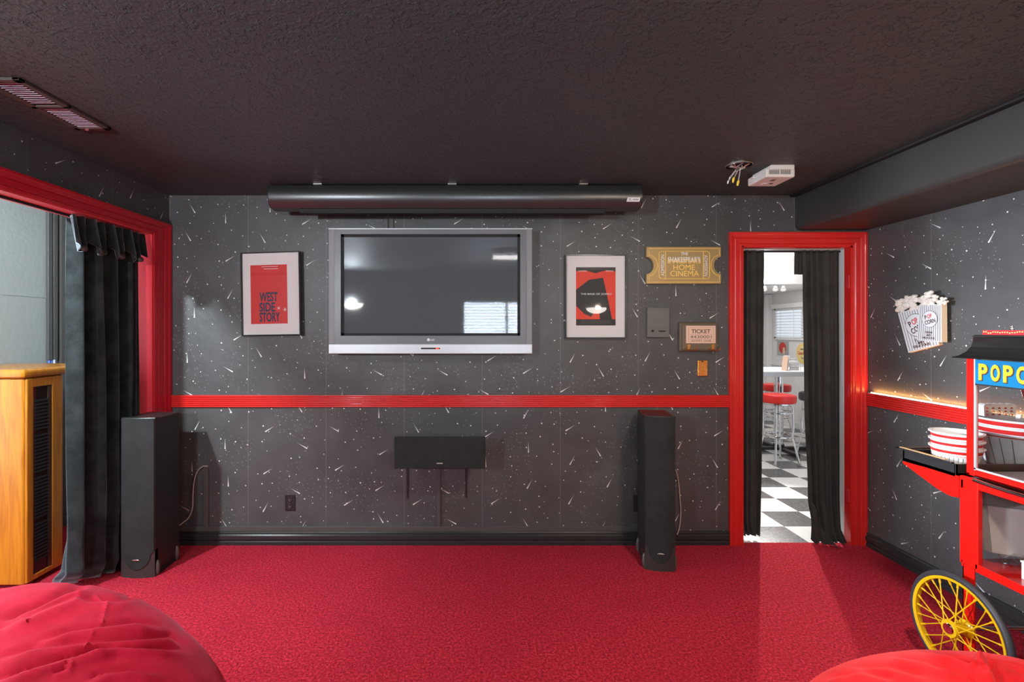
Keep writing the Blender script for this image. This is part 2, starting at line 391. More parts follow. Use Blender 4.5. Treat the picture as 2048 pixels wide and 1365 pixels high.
def tag(o, label=None, cat=None, group=None, kind=None):
    if label: o['label'] = label
    if cat: o['category'] = cat
    if group: o['group'] = group
    if kind: o['kind'] = kind
    return o
def thing(name, loc, label, cat, group=None):
    o = bpy.data.objects.new(name, None); COL.objects.link(o); o.location = loc; o.empty_display_size = 0.1
    ORG[o] = Vector(loc); return tag(o, label, cat, group)
def box(name, m, parent, *a, bevel=0, label=None):
    o = MB().box(*a).build(name, m, parent, bevel)
    if label: o['label'] = label
    return o
def struct(o): o['kind'] = 'structure'; return o
def dup(root, loc, rotz=0, label=None):
    r = root.copy(); COL.objects.link(r); r.location = loc; r.rotation_euler = (0, 0, rotz)
    if label: r['label'] = label
    for ch in [c for c in bpy.data.objects if c.parent == root]:
        c = ch.copy(); COL.objects.link(c); c.parent = r
        for g in [q for q in bpy.data.objects if q.parent == ch]:
            d = g.copy(); COL.objects.link(d); d.parent = c
    return r
WY = 3.37
def PX(x, Y=WY): return (x-CX)/F*Y
def PZ(y, Y=WY): return H-(y-CY)/F*Y
UX, UZ = (1,0,0), (0,0,1)

# ------------------------------------------------------------------ the room
XL, XR, YB, ZC = -2.11, 2.655, -1.2, 2.39
DX0, DX1, DZ = 1.806, 2.562, 2.045
box_ = lambda *a: MB().box(*a)
struct(box_(XL-0.14, XR+0.12, YB-0.12, WY+0.03, -0.1, 0).build('floor', 'carpet'))
struct(box_(-4.8, XL-0.1401, YB-0.12, 4.2, -0.1, 0).build('floor', 'carpet'))
struct(box_(0.3, 5.0, WY+0.0301, 8.3, -0.1, 0).build('floor', 'checker_vinyl'))
struct(box_(XL-0.14, XR+0.12, YB-0.12, WY+0.13, ZC, ZC+0.1).build('ceiling', 'ceiling_paint'))
wb = MB(); wb.box(XL-0.14, DX0, WY, WY+0.13, 0, ZC); wb.box(DX1, XR+0.12, WY, WY+0.13, 0, ZC); wb.box(DX0, DX1, WY, WY+0.13, DZ, ZC)
struct(wb.build('wall_back', 'wallpaper'))
wl = MB(); wl.box(XL-0.14, XL, YB, 0.45, 0, ZC); wl.box(XL-0.14, XL, 0.45, 3.20, 2.10, ZC); wl.box(XL-0.14, XL, 3.20, WY, 0, ZC)
struct(wl.build('wall_left', 'wallpaper'))
struct(box_(XR, XR+0.12, YB, WY, 0, ZC).build('wall_right', 'wallpaper'))
wr = MB(); wr.box(XL-0.14, -0.24, YB-0.12, YB, 0, ZC); wr.box(0.80, XR, YB-0.12, YB, 0, ZC); wr.box(-0.24, 0.80, YB-0.12, YB, 0, 1.2); wr.box(-0.24, 0.80, YB-0.12, YB, 1.93, ZC)
struct(wr.build('wall_rear', 'wallpaper'))
# alcove beyond the left opening
ALC = mat('alcove_grey_paint', (0.34, 0.365, 0.35), 0.5, bump=(35, 0.4, 0.006))
struct(box_(-3.24, -3.12, 3.16, 4.2, 0, ZC).build('wall_alcove_left', ALC))
struct(box_(-4.8, -3.2401, 3.16, 3.28, 0, ZC).build('wall_alcove_back', ALC))
struct(box_(-4.8, XL-0.1401, YB-0.12, YB, 0, ZC).build('wall_alcove_rear', ALC))
wm = MB(); wm.box(-4.8, -4.68, YB, 1.15, 0, ZC); wm.box(-4.8, -4.68, 2.75, 3.16, 0, ZC); wm.box(-4.8, -4.68, 1.15, 2.75, 2.0, ZC)
struct(wm.build('wall_alcove_side', ALC))
gd = thing('door_3', (-4.72, 1.95, 0), 'bright glass patio door in the far side of the left room', 'door'); gd['kind'] = 'structure'
m = MB(); m.box(-4.76, -4.68, 1.15, 1.21, 0, 2.0); m.box(-4.76, -4.68, 2.69, 2.75, 0, 2.0); m.box(-4.76, -4.68, 1.21, 2.69, 1.94, 2.0); m.box(-4.76, -4.68, 1.21, 2.69, 0, 0.08); m.box(-4.76, -4.68, 1.92, 1.98, 0.08, 1.94)
m.build('door_frame', WHT, gd); box('pane', mat('patio_door_glass', (0.8,0.9,1.0), 0.1, emit=(0.72,0.87,1.0), estr=14.0), gd, -4.745, -4.735, 1.21, 2.69, 0.08, 1.94)
struct(box_(-3.12, XL-0.14, 3.9, 4.02, 0, ZC).build('wall_alcove_back', ALC))
struct(box_(-4.8, XL-0.1401, YB-0.12, 4.2, ZC, ZC+0.1).build('ceiling', ALC))
# soffit along the right wall, lower edge rounded
sf = [(2.172, ZC), (2.172, 2.185)]+[(2.172+0.035*(1-cos(a)), 2.185-0.035*sin(a)) for a in (R(22), R(45), R(68), R(90))]+[(XR, 2.150), (XR, ZC)]
struct(MB().prism([(x, YB, z) for x, z in sf], (0, WY-YB, 0)).build('trim_1', 'soffit_paint', smooth=True))['label'] = 'black painted duct soffit along the top of the right wall'
struct(box_(2.135, 2.172, YB, WY, 2.378, ZC).build('shade_strip', BLKM, bevel=0.003))  # black strip standing in for the shadow on the ceiling beside the soffit

# baseboards (with profile), chair rails (reeded)
bp = [(0,0), (0.016,0), (0.016,0.022), (0.010,0.028), (0.012,0.034), (0.019,0.040), (0.019,0.066), (0.012,0.074), (0.012,0.079), (0.016,0.083), (0.010,0.094), (0,0.094)]
def run_back(x0, x1, prof, z0=0): return MB().sweep(prof, [((x0, WY, z0), (0,-1,0), UZ), ((x1, WY, z0), (0,-1,0), UZ)])
struct(run_back(XL, DX0-0.09, bp).build('baseboard_back', BLK))
struct(MB().sweep(bp, [((XR, YB, 0), (-1,0,0), UZ), ((XR, WY, 0), (-1,0,0), UZ)]).build('baseboard_right', BLK))
def reed(h, n=6, d=0.016):
    p = [(0, 0)]; st = h/n
    for i in range(n):
        b = i*st; p += [(d*0.55, b+st*0.06), (d*0.95, b+st*0.2), (d, b+st*0.5), (d*0.95, b+st*0.8), (d*0.55, b+st*0.94)]
    return p+[(0, h)]
RZ0, RZ1 = PZ(815), PZ(790.5)
struct(run_back(XL+0.012, DX0-0.09, reed(RZ1-RZ0), RZ0).build('trim_3', RED, smooth=True))['label'] = 'red reeded chair rail across the back wall'
struct(MB().sweep(reed(0.085), [((XR, YB, 0.955), (-1,0,0), UZ), ((XR, WY-0.02, 0.955), (-1,0,0), UZ)]).build('trim_4', RED, smooth=True))['label'] = 'red reeded chair rail on the right wall under the light strip'

# casings: profile across width (a: across 0..1, b: proud)
cprof = [(0,0), (0,0.010), (0.10,0.012), (0.16,0.007), (0.22,0.012), (0.50,0.014), (0.56,0.010), (0.62,0.016), (0.80,0.020), (0.86,0.024), (1.0,0.024), (1.0,0)]
def casing(pts_in, pts_out, nrm):
    m = MB(); n = Vector(nrm)
    m.sweep(cprof, [(Vector(a), Vector(b)-Vector(a), n) for a, b in zip(pts_in, pts_out)]); return m
d1 = thing('door_1', ((DX0+DX1)/2, WY+0.06, 0), 'red cased doorway in the back wall opening on the checkered diner room', 'doorway'); d1['kind'] = 'structure'
w_ = 0.09
casing([(DX0,WY,0),(DX0,WY,DZ),(DX1,WY,DZ),(DX1,WY,0)], [(DX0-w_,WY,0),(DX0-w_,WY,DZ+w_),(DX1+w_,WY,DZ+w_),(DX1+w_,WY,0)], (0,-1,0)).build('casing', RED, d1)
m = MB(); m.box(DX0-0.001, DX0+0.012, WY-0.005, WY+0.055, 0, DZ); m.box(DX1-0.012, DX1+0.001, WY-0.005, WY+0.055, 0, DZ); m.box(DX0, DX1, WY-0.005, WY+0.055, DZ-0.012, DZ+0.001)
m.build('door_stop', RED, d1)
m = MB(); m.box(DX0-0.001, DX0+0.014, WY+0.055, WY+0.14, 0, DZ); m.box(DX1-0.014, DX1+0.001, WY+0.055, WY+0.14, 0, DZ); m.box(DX0, DX1, WY+0.055, WY+0.14, DZ-0.014, DZ+0.001)
m.build('jamb', WHTG, d1)['label'] = 'pale grey door jamb'
for z in (0.33, 1.05, 1.80): box('hinge_mortise', REDF, d1, DX1-0.016, DX1-0.011, WY+0.006, WY+0.032, z-0.045, z+0.045, bevel=0.002)

d2 = thing('door_2', (XL, 1.85, 0), 'wide red cased opening in the left wall beside the black curtain', 'doorway'); d2['kind'] = 'structure'
casing([(XL,3.203,0),(XL,3.203,2.10),(XL,0.45,2.10),(XL,0.45,0)], [(XL,3.365,0),(XL,3.365,2.185),(XL,0.35,2.185),(XL,0.35,0)], (1,0,0)).build('casing', RED_DIM, d2)
m = MB(); m.box(XL-0.14, XL+0.002, 3.19, 3.202, 0, 2.10); m.box(XL-0.14, XL+0.002, 0.45, 3.2, 2.088, 2.101); m.box(XL-0.14, XL+0.002, 0.448, 0.462, 0, 2.10)
m.build('jamb', REDF, d2)

# ------------------------------------------------------------------ rear of the room (seen in reflections)
wn = thing('window_1', (0.28, YB-0.03, 1.2), 'rear basement window with white slat blinds', 'window'); wn['kind'] = 'structure'
m = MB(); m.box(-0.24, 0.80, YB-0.10, YB+0.01, 1.2, 1.235); m.box(-0.24, 0.80, YB-0.10, YB+0.01, 1.895, 1.93); m.box(-0.24, -0.205, YB-0.10, YB+0.01, 1.2, 1.93); m.box(0.765, 0.80, YB-0.10, YB+0.01, 1.2, 1.93); m.box(0.44, 0.48, YB-0.10, YB-0.05, 1.2, 1.93)
m.build('window_frame', WHT, wn)
box('pane', DAY, wn, -0.205, 0.765, YB-0.09, YB-0.08, 1.235, 1.895)
m = MB()
for i in range(14):
    z = 1.25+i*0.047; m.prism([(-0.20, YB-0.06, z), (-0.20, YB-0.02, z+0.016), (-0.20, YB-0.02, z+0.018), (-0.20, YB-0.06, z+0.002)], (0.96, 0, 0))
m.build('blind', BLIND, wn)
def sconce(x, y, z, label, rot=0):
    t = thing('wall_sconce', (x, y, z), label, 'lamp', 'frosted half-bowl wall sconces')
    mm = MB(); mm.lathe([(0.04, 0), (0.045, 0.01), (0.03, 0.02)], (x, y, z-0.02), (0, 1, 0)); mm.build('back_plate', BRS, t, smooth=True)
    mm = MB()
    mm.grid(lambda a, b: (x+0.16*cos(pi*a)*sin(b*pi/2), y+0.005+0.12*sin(pi*a)*sin(b*pi/2), z-0.09*cos(b*pi/2)), 20, 8)
    mm.build('lamp_shade', SHADE, t, solid=0.005, smooth=True)
    t.rotation_euler = (0, 0, rot); return t
sconce(-1.95, YB, 1.88, 'frosted half-bowl sconce on the rear wall, left of the framed print')
sconce(1.90, YB, 1.82, 'frosted half-bowl sconce on the rear wall, right of the window')
for x_, l_ in ((1.25, 'added round ceiling fill lamp near the popcorn cart'), (-1.80, 'added round ceiling fill lamp near the left opening')):
    tag(MB().lathe([(0.145,0),(0.175,0),(0.175,0.006),(0.145,0.006)], (x_, 1.15, 2.382), cap=False).build('fill_lamp', PLW, smooth=True), l_, 'lamp')  # ring around each added fill lamp
t = thing('ceiling_lamp', (0.34, 0.75, 2.33), 'round frosted ceiling lamp near the room centre', 'lamp')
MB().lathe([(0.17, 0), (0.18, 0.02), (0.16, 0.045)], (0.34, 0.75, 2.345)).build('base_ring', PLW, t, smooth=True)
t = thing('framed_print', (-0.95, YB+0.02, 1.15), 'dark framed reddish print hanging on the rear wall', 'picture')
box('frame', BLKS, t, -1.27, -0.63, YB, YB+0.03, 1.10, 2.05, bevel=0.004); box('print', mat('dark_red_print', (0.20,0.05,0.05), 0.4, bump=(12,0.5,0.01)), t, -1.18, -0.72, YB+0.03, YB+0.033, 1.25, 1.92)

# ------------------------------------------------------------------ diner room shell
DR = 4.74
struct(box_(DR, DR+0.12, WY+0.13, 8.2, 0, 2.45).build('wall_diner_right', WHT))
struct(box_(0.3, DR, 8.0, 8.12, 0, 2.45).build('wall_diner_back', WHT))
struct(box_(0.3, 0.42, WY+0.13, 8.0, 0, 2.45).build('wall_diner_left', WHT))
struct(box_(0.3, DR+0.12, WY+0.1301, 8.2, ZC, 2.5).build('ceiling', WHT))
struct(box_(0.42, DR, 6.18, 8.0, 2.045, ZC-0.001).build('trim_5', WHT, bevel=0.004))['label'] = 'white dropped soffit over the far side of the diner room'
m = MB()
for i in range(60):
    y = 4.0+i*0.0665
    m.box(DR-0.012, DR, y, y+0.060, 0.10, 0.91)
m.box(DR-0.006, DR, 4.0, 8.0, 0.1, 0.92)
for i in range(60):
    x = 0.8+i*0.0655; m.box(x, x+0.060, 8.0-0.012, 8.0, 0.10, 0.91)
struct(m.build('trim_6', WHT))['label'] = 'white beadboard wainscot in the diner room'
m = MB(); m.box(DR-0.03, DR, 4.0, 8.0, 0.91, 0.945); m.box(0.8, DR, 7.97, 8.0, 0.91, 0.945); m.box(DR-0.02, DR, 4.0, 8.0, 0, 0.10); m.box(0.8, DR, 7.98, 8.0, 0, 0.10)
struct(m.build('trim_7', WHT, bevel=0.003))['label'] = 'white wainscot cap rail and base in the diner room'
m = MB(); m.box(DR-0.09, DR-0.001, 7.91, 7.999, 0, 2.04); struct(m.build('trim_8', WHT, bevel=0.006))['label'] = 'white corner post in the diner room'
wn = thing('window_2', (DR-0.02, 7.2, 1.33), 'white diner window with a slat blind', 'window'); wn['kind'] = 'structure'
m = MB(); y0, y1, z0, z1 = 6.55, 7.82, 1.335, 1.80
m.box(DR-0.03, DR, y0, y1, z0-0.02, z0+0.02); m.box(DR-0.03, DR, y0, y1, z1-0.02, z1+0.02); m.box(DR-0.03, DR, y0, y0+0.04, z0, z1); m.box(DR-0.03, DR, y1-0.04, y1, z0, z1); m.box(DR-0.025, DR, 7.14, 7.17, z0, z1)
m.build('window_frame', WHT, wn)
box('pane', mat('bright_outdoor_glass', (0.5,0.55,0.6), 0.1, emit=(0.85,0.92,1.0), estr=0.55), wn, DR-0.010, DR-0.004, y0, y1, z0, z1)
m = MB()
for i in range(10):
    z = z0+0.03+i*0.044; m.prism([(DR-0.05, y0+0.03, z), (DR-0.02, y0+0.03, z+0.016), (DR-0.02, y0+0.03, z+0.018), (DR-0.05, y0+0.03, z+0.002)], (0, y1-y0-0.06, 0))
m.box(DR-0.052, DR-0.048, 7.30, 7.305, z0, z1); m.box(DR-0.052, DR-0.048, 7.62, 7.625, z0, z1)
m.build('blind', BLIND, wn)
box('blind_valance', WHT, wn, DR-0.07, DR-0.01, y0-0.03, y1+0.03, z1, z1+0.07, bevel=0.004)
# spot fixture
t = thing('spotlight_bar', (3.70, 6.15, 2.04), 'chrome spotlight bar under the diner soffit, one lamp glaring', 'lamp')
MB().box(3.60, 3.86, 6.18, 6.22, 2.02, 2.045).build('bar', CHR, t, bevel=0.004)
for x in (3.60, 3.74, 3.84):
    h = MB(); h.lathe([(0.018,0), (0.030,0.02), (0.034,0.05), (0.030,0.055)], (x, 6.19, 2.015), (-0.25, -0.5, -0.8), n=20); h.build('spot_head', CHR, t, smooth=True)
MB().ball((3.562, 6.16, 1.995), 0.022, 2).build('bulb', BULB, t, smooth=True)

# table with chrome edge
t = thing('diner_table', (3.72, 5.98, 0), 'white diner table with ribbed chrome edge and chrome pedestal', 'table')
MB().box(2.95, 4.35, 5.72, 6.42, 0.975, 0.985).build('tabletop', WHT, t, bevel=0.003)
m = MB()
m.box(2.945, 4.355, 5.715, 6.425, 0.925, 0.976)
for z in (0.932, 0.943, 0.954, 0.965): m.box(2.94, 4.36, 5.71, 6.43, z-0.003, z+0.003)
m.build('edge_band', STEEL, t)
MB().cyl((3.70, 6.05, 0.05), (3.70, 6.05, 0.925), 0.05, 28).build('column', CHR, t, smooth=True)
MB().lathe([(0.085,0.9), (0.085,0.925)], (3.70, 6.05, 0)).build('top_flange', BLKS, t, smooth=True)
m = MB(); m.box(3.70-0.36, 3.70+0.36, 6.02, 6.08, 0.0, 0.035); m.box(3.67, 3.73, 6.05-0.36, 6.05+0.36, 0.0, 0.035); m.cyl((3.70,6.05,0.02),(3.70,6.05,0.07),0.06,20)
o = m.build('cross_base', BLKS, t, bevel=0.006)
def on_table(): pass
t = thing('napkin_holder', (3.74, 5.86, 0.985), 'chrome napkin holder standing on the diner table beside the menus', 'napkin holder')
MB().box(3.70, 3.81, 5.83, 5.90, 0.987, 1.075).build('body', CHR, t, bevel=0.006); MB().box(3.715, 3.795, 5.84, 5.89, 1.075, 1.10).build('napkins', WHT, t, bevel=0.003)
m = MB(); m.tube([(3.69,5.82,0.99),(3.69,5.82,1.04),(3.82,5.82,1.04),(3.82,5.82,0.99)], 0.003, 6); m.tube([(3.69,5.82,1.015),(3.82,5.82,1.015)], 0.003, 6); m.box(3.69,3.82,5.815,5.90,0.985,0.990)
m.build('wire_caddy', CHR, t)
m = MB(); m.tube([(3.72,5.865,1.10),(3.72,5.865,1.13),(3.79,5.865,1.13),(3.79,5.865,1.10)], 0.003, 6)
m.build('handle', CHR, t)
for i, (dx, mm, lb) in enumerate(((0, PEACH, 'pale pink menu card standing left of the chrome napkin holder'), (0.014, WHT, 'white menu card leaning against the chrome napkin holder'))):
    m = MB(); m.prism([(3.640+dx, 5.80, 0.986), (3.643+dx, 5.80, 0.986), (3.663+dx, 5.80, 1.155+0.01*i), (3.660+dx, 5.80, 1.155+0.01*i)], (0, 0.10, 0))
    tag(m.build('menu_card', mm), lb, 'menu', 'menus beside the napkin holder')
# wall signs in the diner
t = thing('tin_sign', (DR-0.01, 7.62, 1.10), 'grey tin sign with a red oval on the diner wall under the window', 'sign')
MB().box(DR-0.008, DR, 7.50, 7.78, 1.07, 1.29).build('plate', mat('tin_grey', (0.42,0.43,0.42), 0.4, metal=0.3), t)
MB().lathe([(0.001,0),(0.085,0),(0.085,0.003),(0.001,0.003)], (DR-0.011, 7.64, 1.19), (1,0,0), n=32).build('red_disc', RINK, t)
m = MB(); m.ball((DR-0.013, 7.60, 1.17), 0.03, 2, (0.1, 1, 1)); m.box(DR-0.014, DR-0.011, 7.57, 7.63, 1.09, 1.15); m.build('cream_shape', PEACH, t)
t = thing('round_sign', (DR-0.01, 7.17, 1.00), 'round yellow rimmed soda sign with red script on the diner wall', 'sign')
MB().lathe([(0.001,0),(0.145,0),(0.145,0.006),(0.001,0.006)], (DR-0.008, 7.165, 1.125), (1,0,0), n=48).build('rim', GOLD, t)
MB().lathe([(0.001,0),(0.118,0),(0.118,0.004),(0.001,0.004)], (DR-0.011, 7.165, 1.125), (1,0,0), n=48).build('face', mat('sign_cream_yellow', (0.85,0.68,0.30), 0.5), t)
m = MB(); m.text('Coca-Cola', (DR-0.013, 7.165, 1.13), (0,-1,0), UZ, 0.20, 0.05, 0.002, 0.01); m.build('lettering', RINK, t)
m = MB(); m.text('DRINK', (DR-0.013, 7.165, 1.185), (0,-1,0), UZ, 0.09, 0.02, 0.002); m.build('small_lettering', GINK, t)
m = MB(); m.text('5c', (DR-0.013, 7.165, 1.06), (0,-1,0), UZ, 0.05, 0.03, 0.002); m.build('small_lettering', GINK, t)

# bar stools
def stool(x, y, seatmat, label, zs=0.76):
    t = thing('bar_stool', (x, y, 0), label, 'stool', 'chrome bar stools around the diner table')
    m = MB(); m.lathe([(0.165, zs-0.095), (0.176, zs-0.085), (0.178, zs-0.025), (0.168, zs-0.008), (0.12, zs), (0.001, zs+0.004)], (x, y, 0), n=40)
    m.build('seat', seatmat, t, smooth=True)
    m = MB(); m.lathe([(0.150, zs-0.115), (0.167, zs-0.108), (0.167, zs-0.095), (0.150, zs-0.093)], (x, y, 0), n=40); m.build('seat_ring', CHR, t, smooth=True)
    for k in range(4):
        a = pi/4+k*pi/2+0.12; ux, uy = cos(a), sin(a)
        m = MB(); m.tube([(x+ux*0.05, y+uy*0.05, zs-0.10), (x+ux*0.115, y+uy*0.115, zs-0.105), (x+ux*0.14, y+uy*0.14, zs-0.15), (x+ux*0.145, y+uy*0.145, 0.38), (x+ux*0.135, y+uy*0.135, 0.30), (x+ux*0.195, y+uy*0.195, 0.05), (x+ux*0.20, y+uy*0.20, 0.012)], 0.0115, 10)
        l = m.build('leg', CHR, t, smooth=True)
        m = MB(); m.lathe([(0.015,0),(0.016,0.02),(0.012,0.03)], (x+ux*0.20, y+uy*0.20, 0), n=14); m.build('foot_cap', mat('clear_rubber_foot', (0.45,0.43,0.40), 0.5), l)
    for z, r in ((zs-0.20, 0.142), (0.30, 0.148)):
        m = MB(); m.tube([(x+r*cos(2*pi*i/36), y+r*sin(2*pi*i/36), z) for i in range(36)], 0.0095, 8, closed=True); m.build('foot_ring', CHR, t, smooth=True)
    return t
stool(3.33, 5.46, RVIN, 'red topped chrome bar stool nearest the doorway')
stool(3.86, 5.60, BVIN, 'black topped chrome bar stool beside the right door curtain')
stool(4.04, 6.66, RVIN, 'red topped chrome bar stool behind the pedestal table', 0.74)
stool(3.42, 6.35, WHT, 'pale topped chrome bar stool partly behind the left door curtain', 0.76)

# ------------------------------------------------------------------ curtains
def drape(name, p, nf, amp, label, m, cat='curtain', ns=160, nz=40, top=(), flare=0.0, seed=0, solid=0.004, nrm=(0,-1), parent=None, wob=0.4):
    # p: list of (z, (xa,ya), (xb,yb)) from top to bottom
    rn = random.Random(seed); ph = [rn.uniform(0, 6.28) for _ in range(6)]
    zs = [q[0] for q in p]
    def at(z):
        for a, b in zip(p, p[1:]):
            if z <= a[0]+1e-9 and z >= b[0]-1e-9:
                f = (a[0]-z)/(a[0]-b[0]); f = f*f*(3-2*f)
                return [[a[k][i]*(1-f)+b[k][i]*f for i in (0, 1)] for k in (1, 2)]
        return [p[-1][1], p[-1][2]]
    def fn(a, b):
        z = zs[0]+(zs[-1]-zs[0])*b
        A, B = at(z); k = a+0.025*sin(6.3*a+ph[0]+b*1.5)
        x = A[0]*(1-k)+B[0]*k; y = A[1]*(1-k)+B[1]*k
        am = amp*(0.55+0.45*b+flare*max(0, b-0.85)*4)
        th = 2*pi*nf*(a+0.02*sin(9*a+ph[1]))+0.5*sin(b*2.2+ph[2])*wob
        d = am*(sin(th)+0.35*sin(2.3*th+ph[3]+b*1.2)+0.25*sin(0.47*th+ph[4]-b*2))
        return (x+nrm[0]*d, y+nrm[1]*d, z)
    mb = MB(); mb.grid(fn, ns, nz)
    o = mb.build(name, m, parent, smooth=True, solid=solid)
    if parent is None: tag(o, label, cat)
    return o
cy = 3.462
t = thing('curtain_rod', (2.18, cy, 2.015), 'thin black tension rod across the top of the doorway', 'rod')
MB().cyl((DX0+0.014, cy, 2.02), (DX1-0.014, cy, 2.02), 0.007, 12).build('rod', BLKM, t)
cl_ = drape('door_curtain', [(2.028, (1.835,cy), (PX(1526,cy),cy)), (1.2, (1.835,cy), (PX(1524,cy),cy)), (0.5, (1.84,cy), (PX(1521,cy),cy)), (0.16, (1.84,cy), (PX(1519,cy),cy)), (0.03, (1.86,cy), (PX(1516,cy),cy-0.01))], 3.5, 0.018, 'narrow charcoal curtain hanging on the left side of the doorway', 'charcoal_cloth', seed=3)
cr_ = drape('door_curtain', [(2.028, (PX(1604,cy),cy), (PX(1678,cy),cy)), (1.86, (PX(1605,cy),cy), (PX(1678,cy),cy)), (1.0, (PX(1609,cy),cy), (PX(1679,cy),cy)), (0.30, (PX(1617,cy),cy), (PX(1679,cy),cy)), (0.10, (PX(1621,cy),cy-0.02), (PX(1672,cy),cy-0.04)), (0.02, (PX(1612,cy),cy-0.06), (PX(1668,cy),cy-0.12))], 5.0, 0.017, 'wide charcoal curtain on the right side of the doorway trailing onto the carpet', 'charcoal_cloth', seed=11, flare=0.3, nz=60)
o = drape('header_flap', [(2.028, (PX(1591,cy),cy+0.012), (PX(1610,cy),cy+0.012)), (1.86, (PX(1590,cy),cy+0.012), (PX(1610,cy),cy+0.012))], 1.2, 0.008, '', 'charcoal_cloth', ns=24, nz=12, parent=cr_)
m = MB(); m.grid(lambda a, b: (PX(1625,3.40)+(PX(1668,3.34)-PX(1625,3.40))*a, 3.41-0.10*a*b-0.02*sin(a*9), 0.012+(0.26-0.24*a)*(1-b)**1.4+0.01*sin(a*14+b*3)), 30, 16); m.build('hem', 'charcoal_cloth', cr_, smooth=True, solid=0.006)

# left opening velvet curtain
cx = XL-0.082
lc = drape('velvet_curtain', [(2.075, (cx,2.68), (cx,3.165)), (1.3, (cx-0.005,2.69), (cx+0.005,3.16)), (0.45, (cx-0.02,2.70), (cx+0.01,3.14)), (0.12, (cx-0.07,2.74), (cx+0.0,3.10)), (0.012, (cx-0.18,2.82), (cx+0.0,3.06))], 4.4, 0.052, 'black velvet curtain gathered at the far side of the left opening', 'black_velvet', ns=260, nz=70, seed=5, nrm=(1,0.15), flare=0.6, solid=0.005)
def swag(a, b):
    y = 2.58+0.565*a; sc = abs(sin(a*pi*4.0+0.5)); dz = 0.115+0.075*sc
    return (cx+0.045+0.028*sin(a*2*pi*8+1)+0.02*b*(1+sin(a*2*pi*4)), y+0.012*sin(a*25), 2.08-dz*b)
m = MB(); m.grid(swag, 150, 16); m.build('scalloped_valance', 'black_velvet', lc, smooth=True, solid=0.006)
for a in (0.10, 0.335, 0.60, 0.86):
    x, y, z = swag(a, 0.92); MB().lathe([(0.014,0),(0.017,0.006),(0.008,0.012)], (x+0.012, y, z), (1,-0.6,0), n=18).build('button', mat('dark_wood_button', (0.06,0.035,0.035), 0.35), lc, smooth=True)
t = thing('curtain_rod', (cx, 1.9, 2.075), 'black rod along the inside top of the left opening', 'rod')
MB().cyl((cx, 0.47, 2.085), (cx, 3.185, 2.085), 0.009, 12).build('rod', BLKM, t)

# ------------------------------------------------------------------ alcove: oak cabinet, wire covers
t = thing('oak_cabinet', (-2.8, 3.0, 0), 'honey oak media cabinet with a dark slatted glass door, in the left room', 'cabinet')
X1 = -2.565
MB().box(-3.10, X1, 2.785, 3.05, 0.02, 1.195).box(-3.10, X1-0.25, 3.05, 3.30, 0.02, 1.195).build('body', 'oak', t, bevel=0.012, seg=3)
MB().box(-3.115, X1+0.018, 2.765, 3.32, 1.195, 1.245).build('top', 'oak', t, bevel=0.018, seg=3)
m = MB(); m.box(X1, X1+0.014, 2.790, 2.830, 0.03, 1.19); m.box(X1, X1+0.014, 2.955, 3.03, 0.03, 1.19); m.box(X1, X1+0.014, 2.830, 2.955, 1.14, 1.19); m.box(X1, X1+0.014, 2.830, 2.955, 0.03, 0.06)
m.build('face_frame', 'oak', t, bevel=0.004)
dr = MB().box(X1+0.001, X1+0.008, 2.830, 2.955, 0.06, 1.14).build('door', DGLASS, t)
m = MB()
nsl = 46
for i in range(nsl):
    z = 0.13+i*0.0205
    if i in (11, 24, 36): continue
    m.box(X1+0.008, X1+0.014, 2.838, 2.925, z, z+0.011)
m.build('slat_grille', BLKM, dr)
m = MB(); m.box(X1+0.008, X1+0.012, 2.831, 2.836, 0.12, 1.10); m.box(X1+0.008, X1+0.012, 2.927, 2.953, 0.065, 1.135); m.build('door_stile', mat('dark_brown_frame', (0.06,0.035,0.022), 0.25), dr)
t = thing('cable_cover', (-3.11, 3.6, 1.2), 'pair of dark vertical cable covers on the alcove wall above the cabinet', 'cable cover')
for y in (3.56, 3.605): MB().box(-3.12, -3.10, y, y+0.036, 1.25, ZC).build('channel', GRYB, t, bevel=0.004)
t = thing('cable_bundle', (-3.11, 3.6, 0.9), 'blue and white cables emerging below the alcove cable covers', 'cable')
MB().tube([(-3.11, 3.575, 1.26), (-3.11, 3.575, 1.0), (-3.10, 3.57, 0.9)], 0.007, 8).build('blue_wire', BLUC, t); MB().tube([(-3.11, 3.615, 1.26), (-3.11, 3.62, 1.0), (-3.10, 3.63, 0.9)], 0.009, 8).build('white_wire', WHC, t)
MB().tube([(-3.11, 3.595, 1.26), (-3.11, 3.597, 1.0), (-3.10, 3.6, 0.9)], 0.006, 8).build('blue_wire', BLUC, t)
struct(box_(-3.12, -3.09, 3.66, 3.72, 0, ZC).build('trim_9', GRYB))
struct(box_(-3.1201, -3.117, 3.2, 3.56, 1.70, 1.704).build('trim_10', ALC))

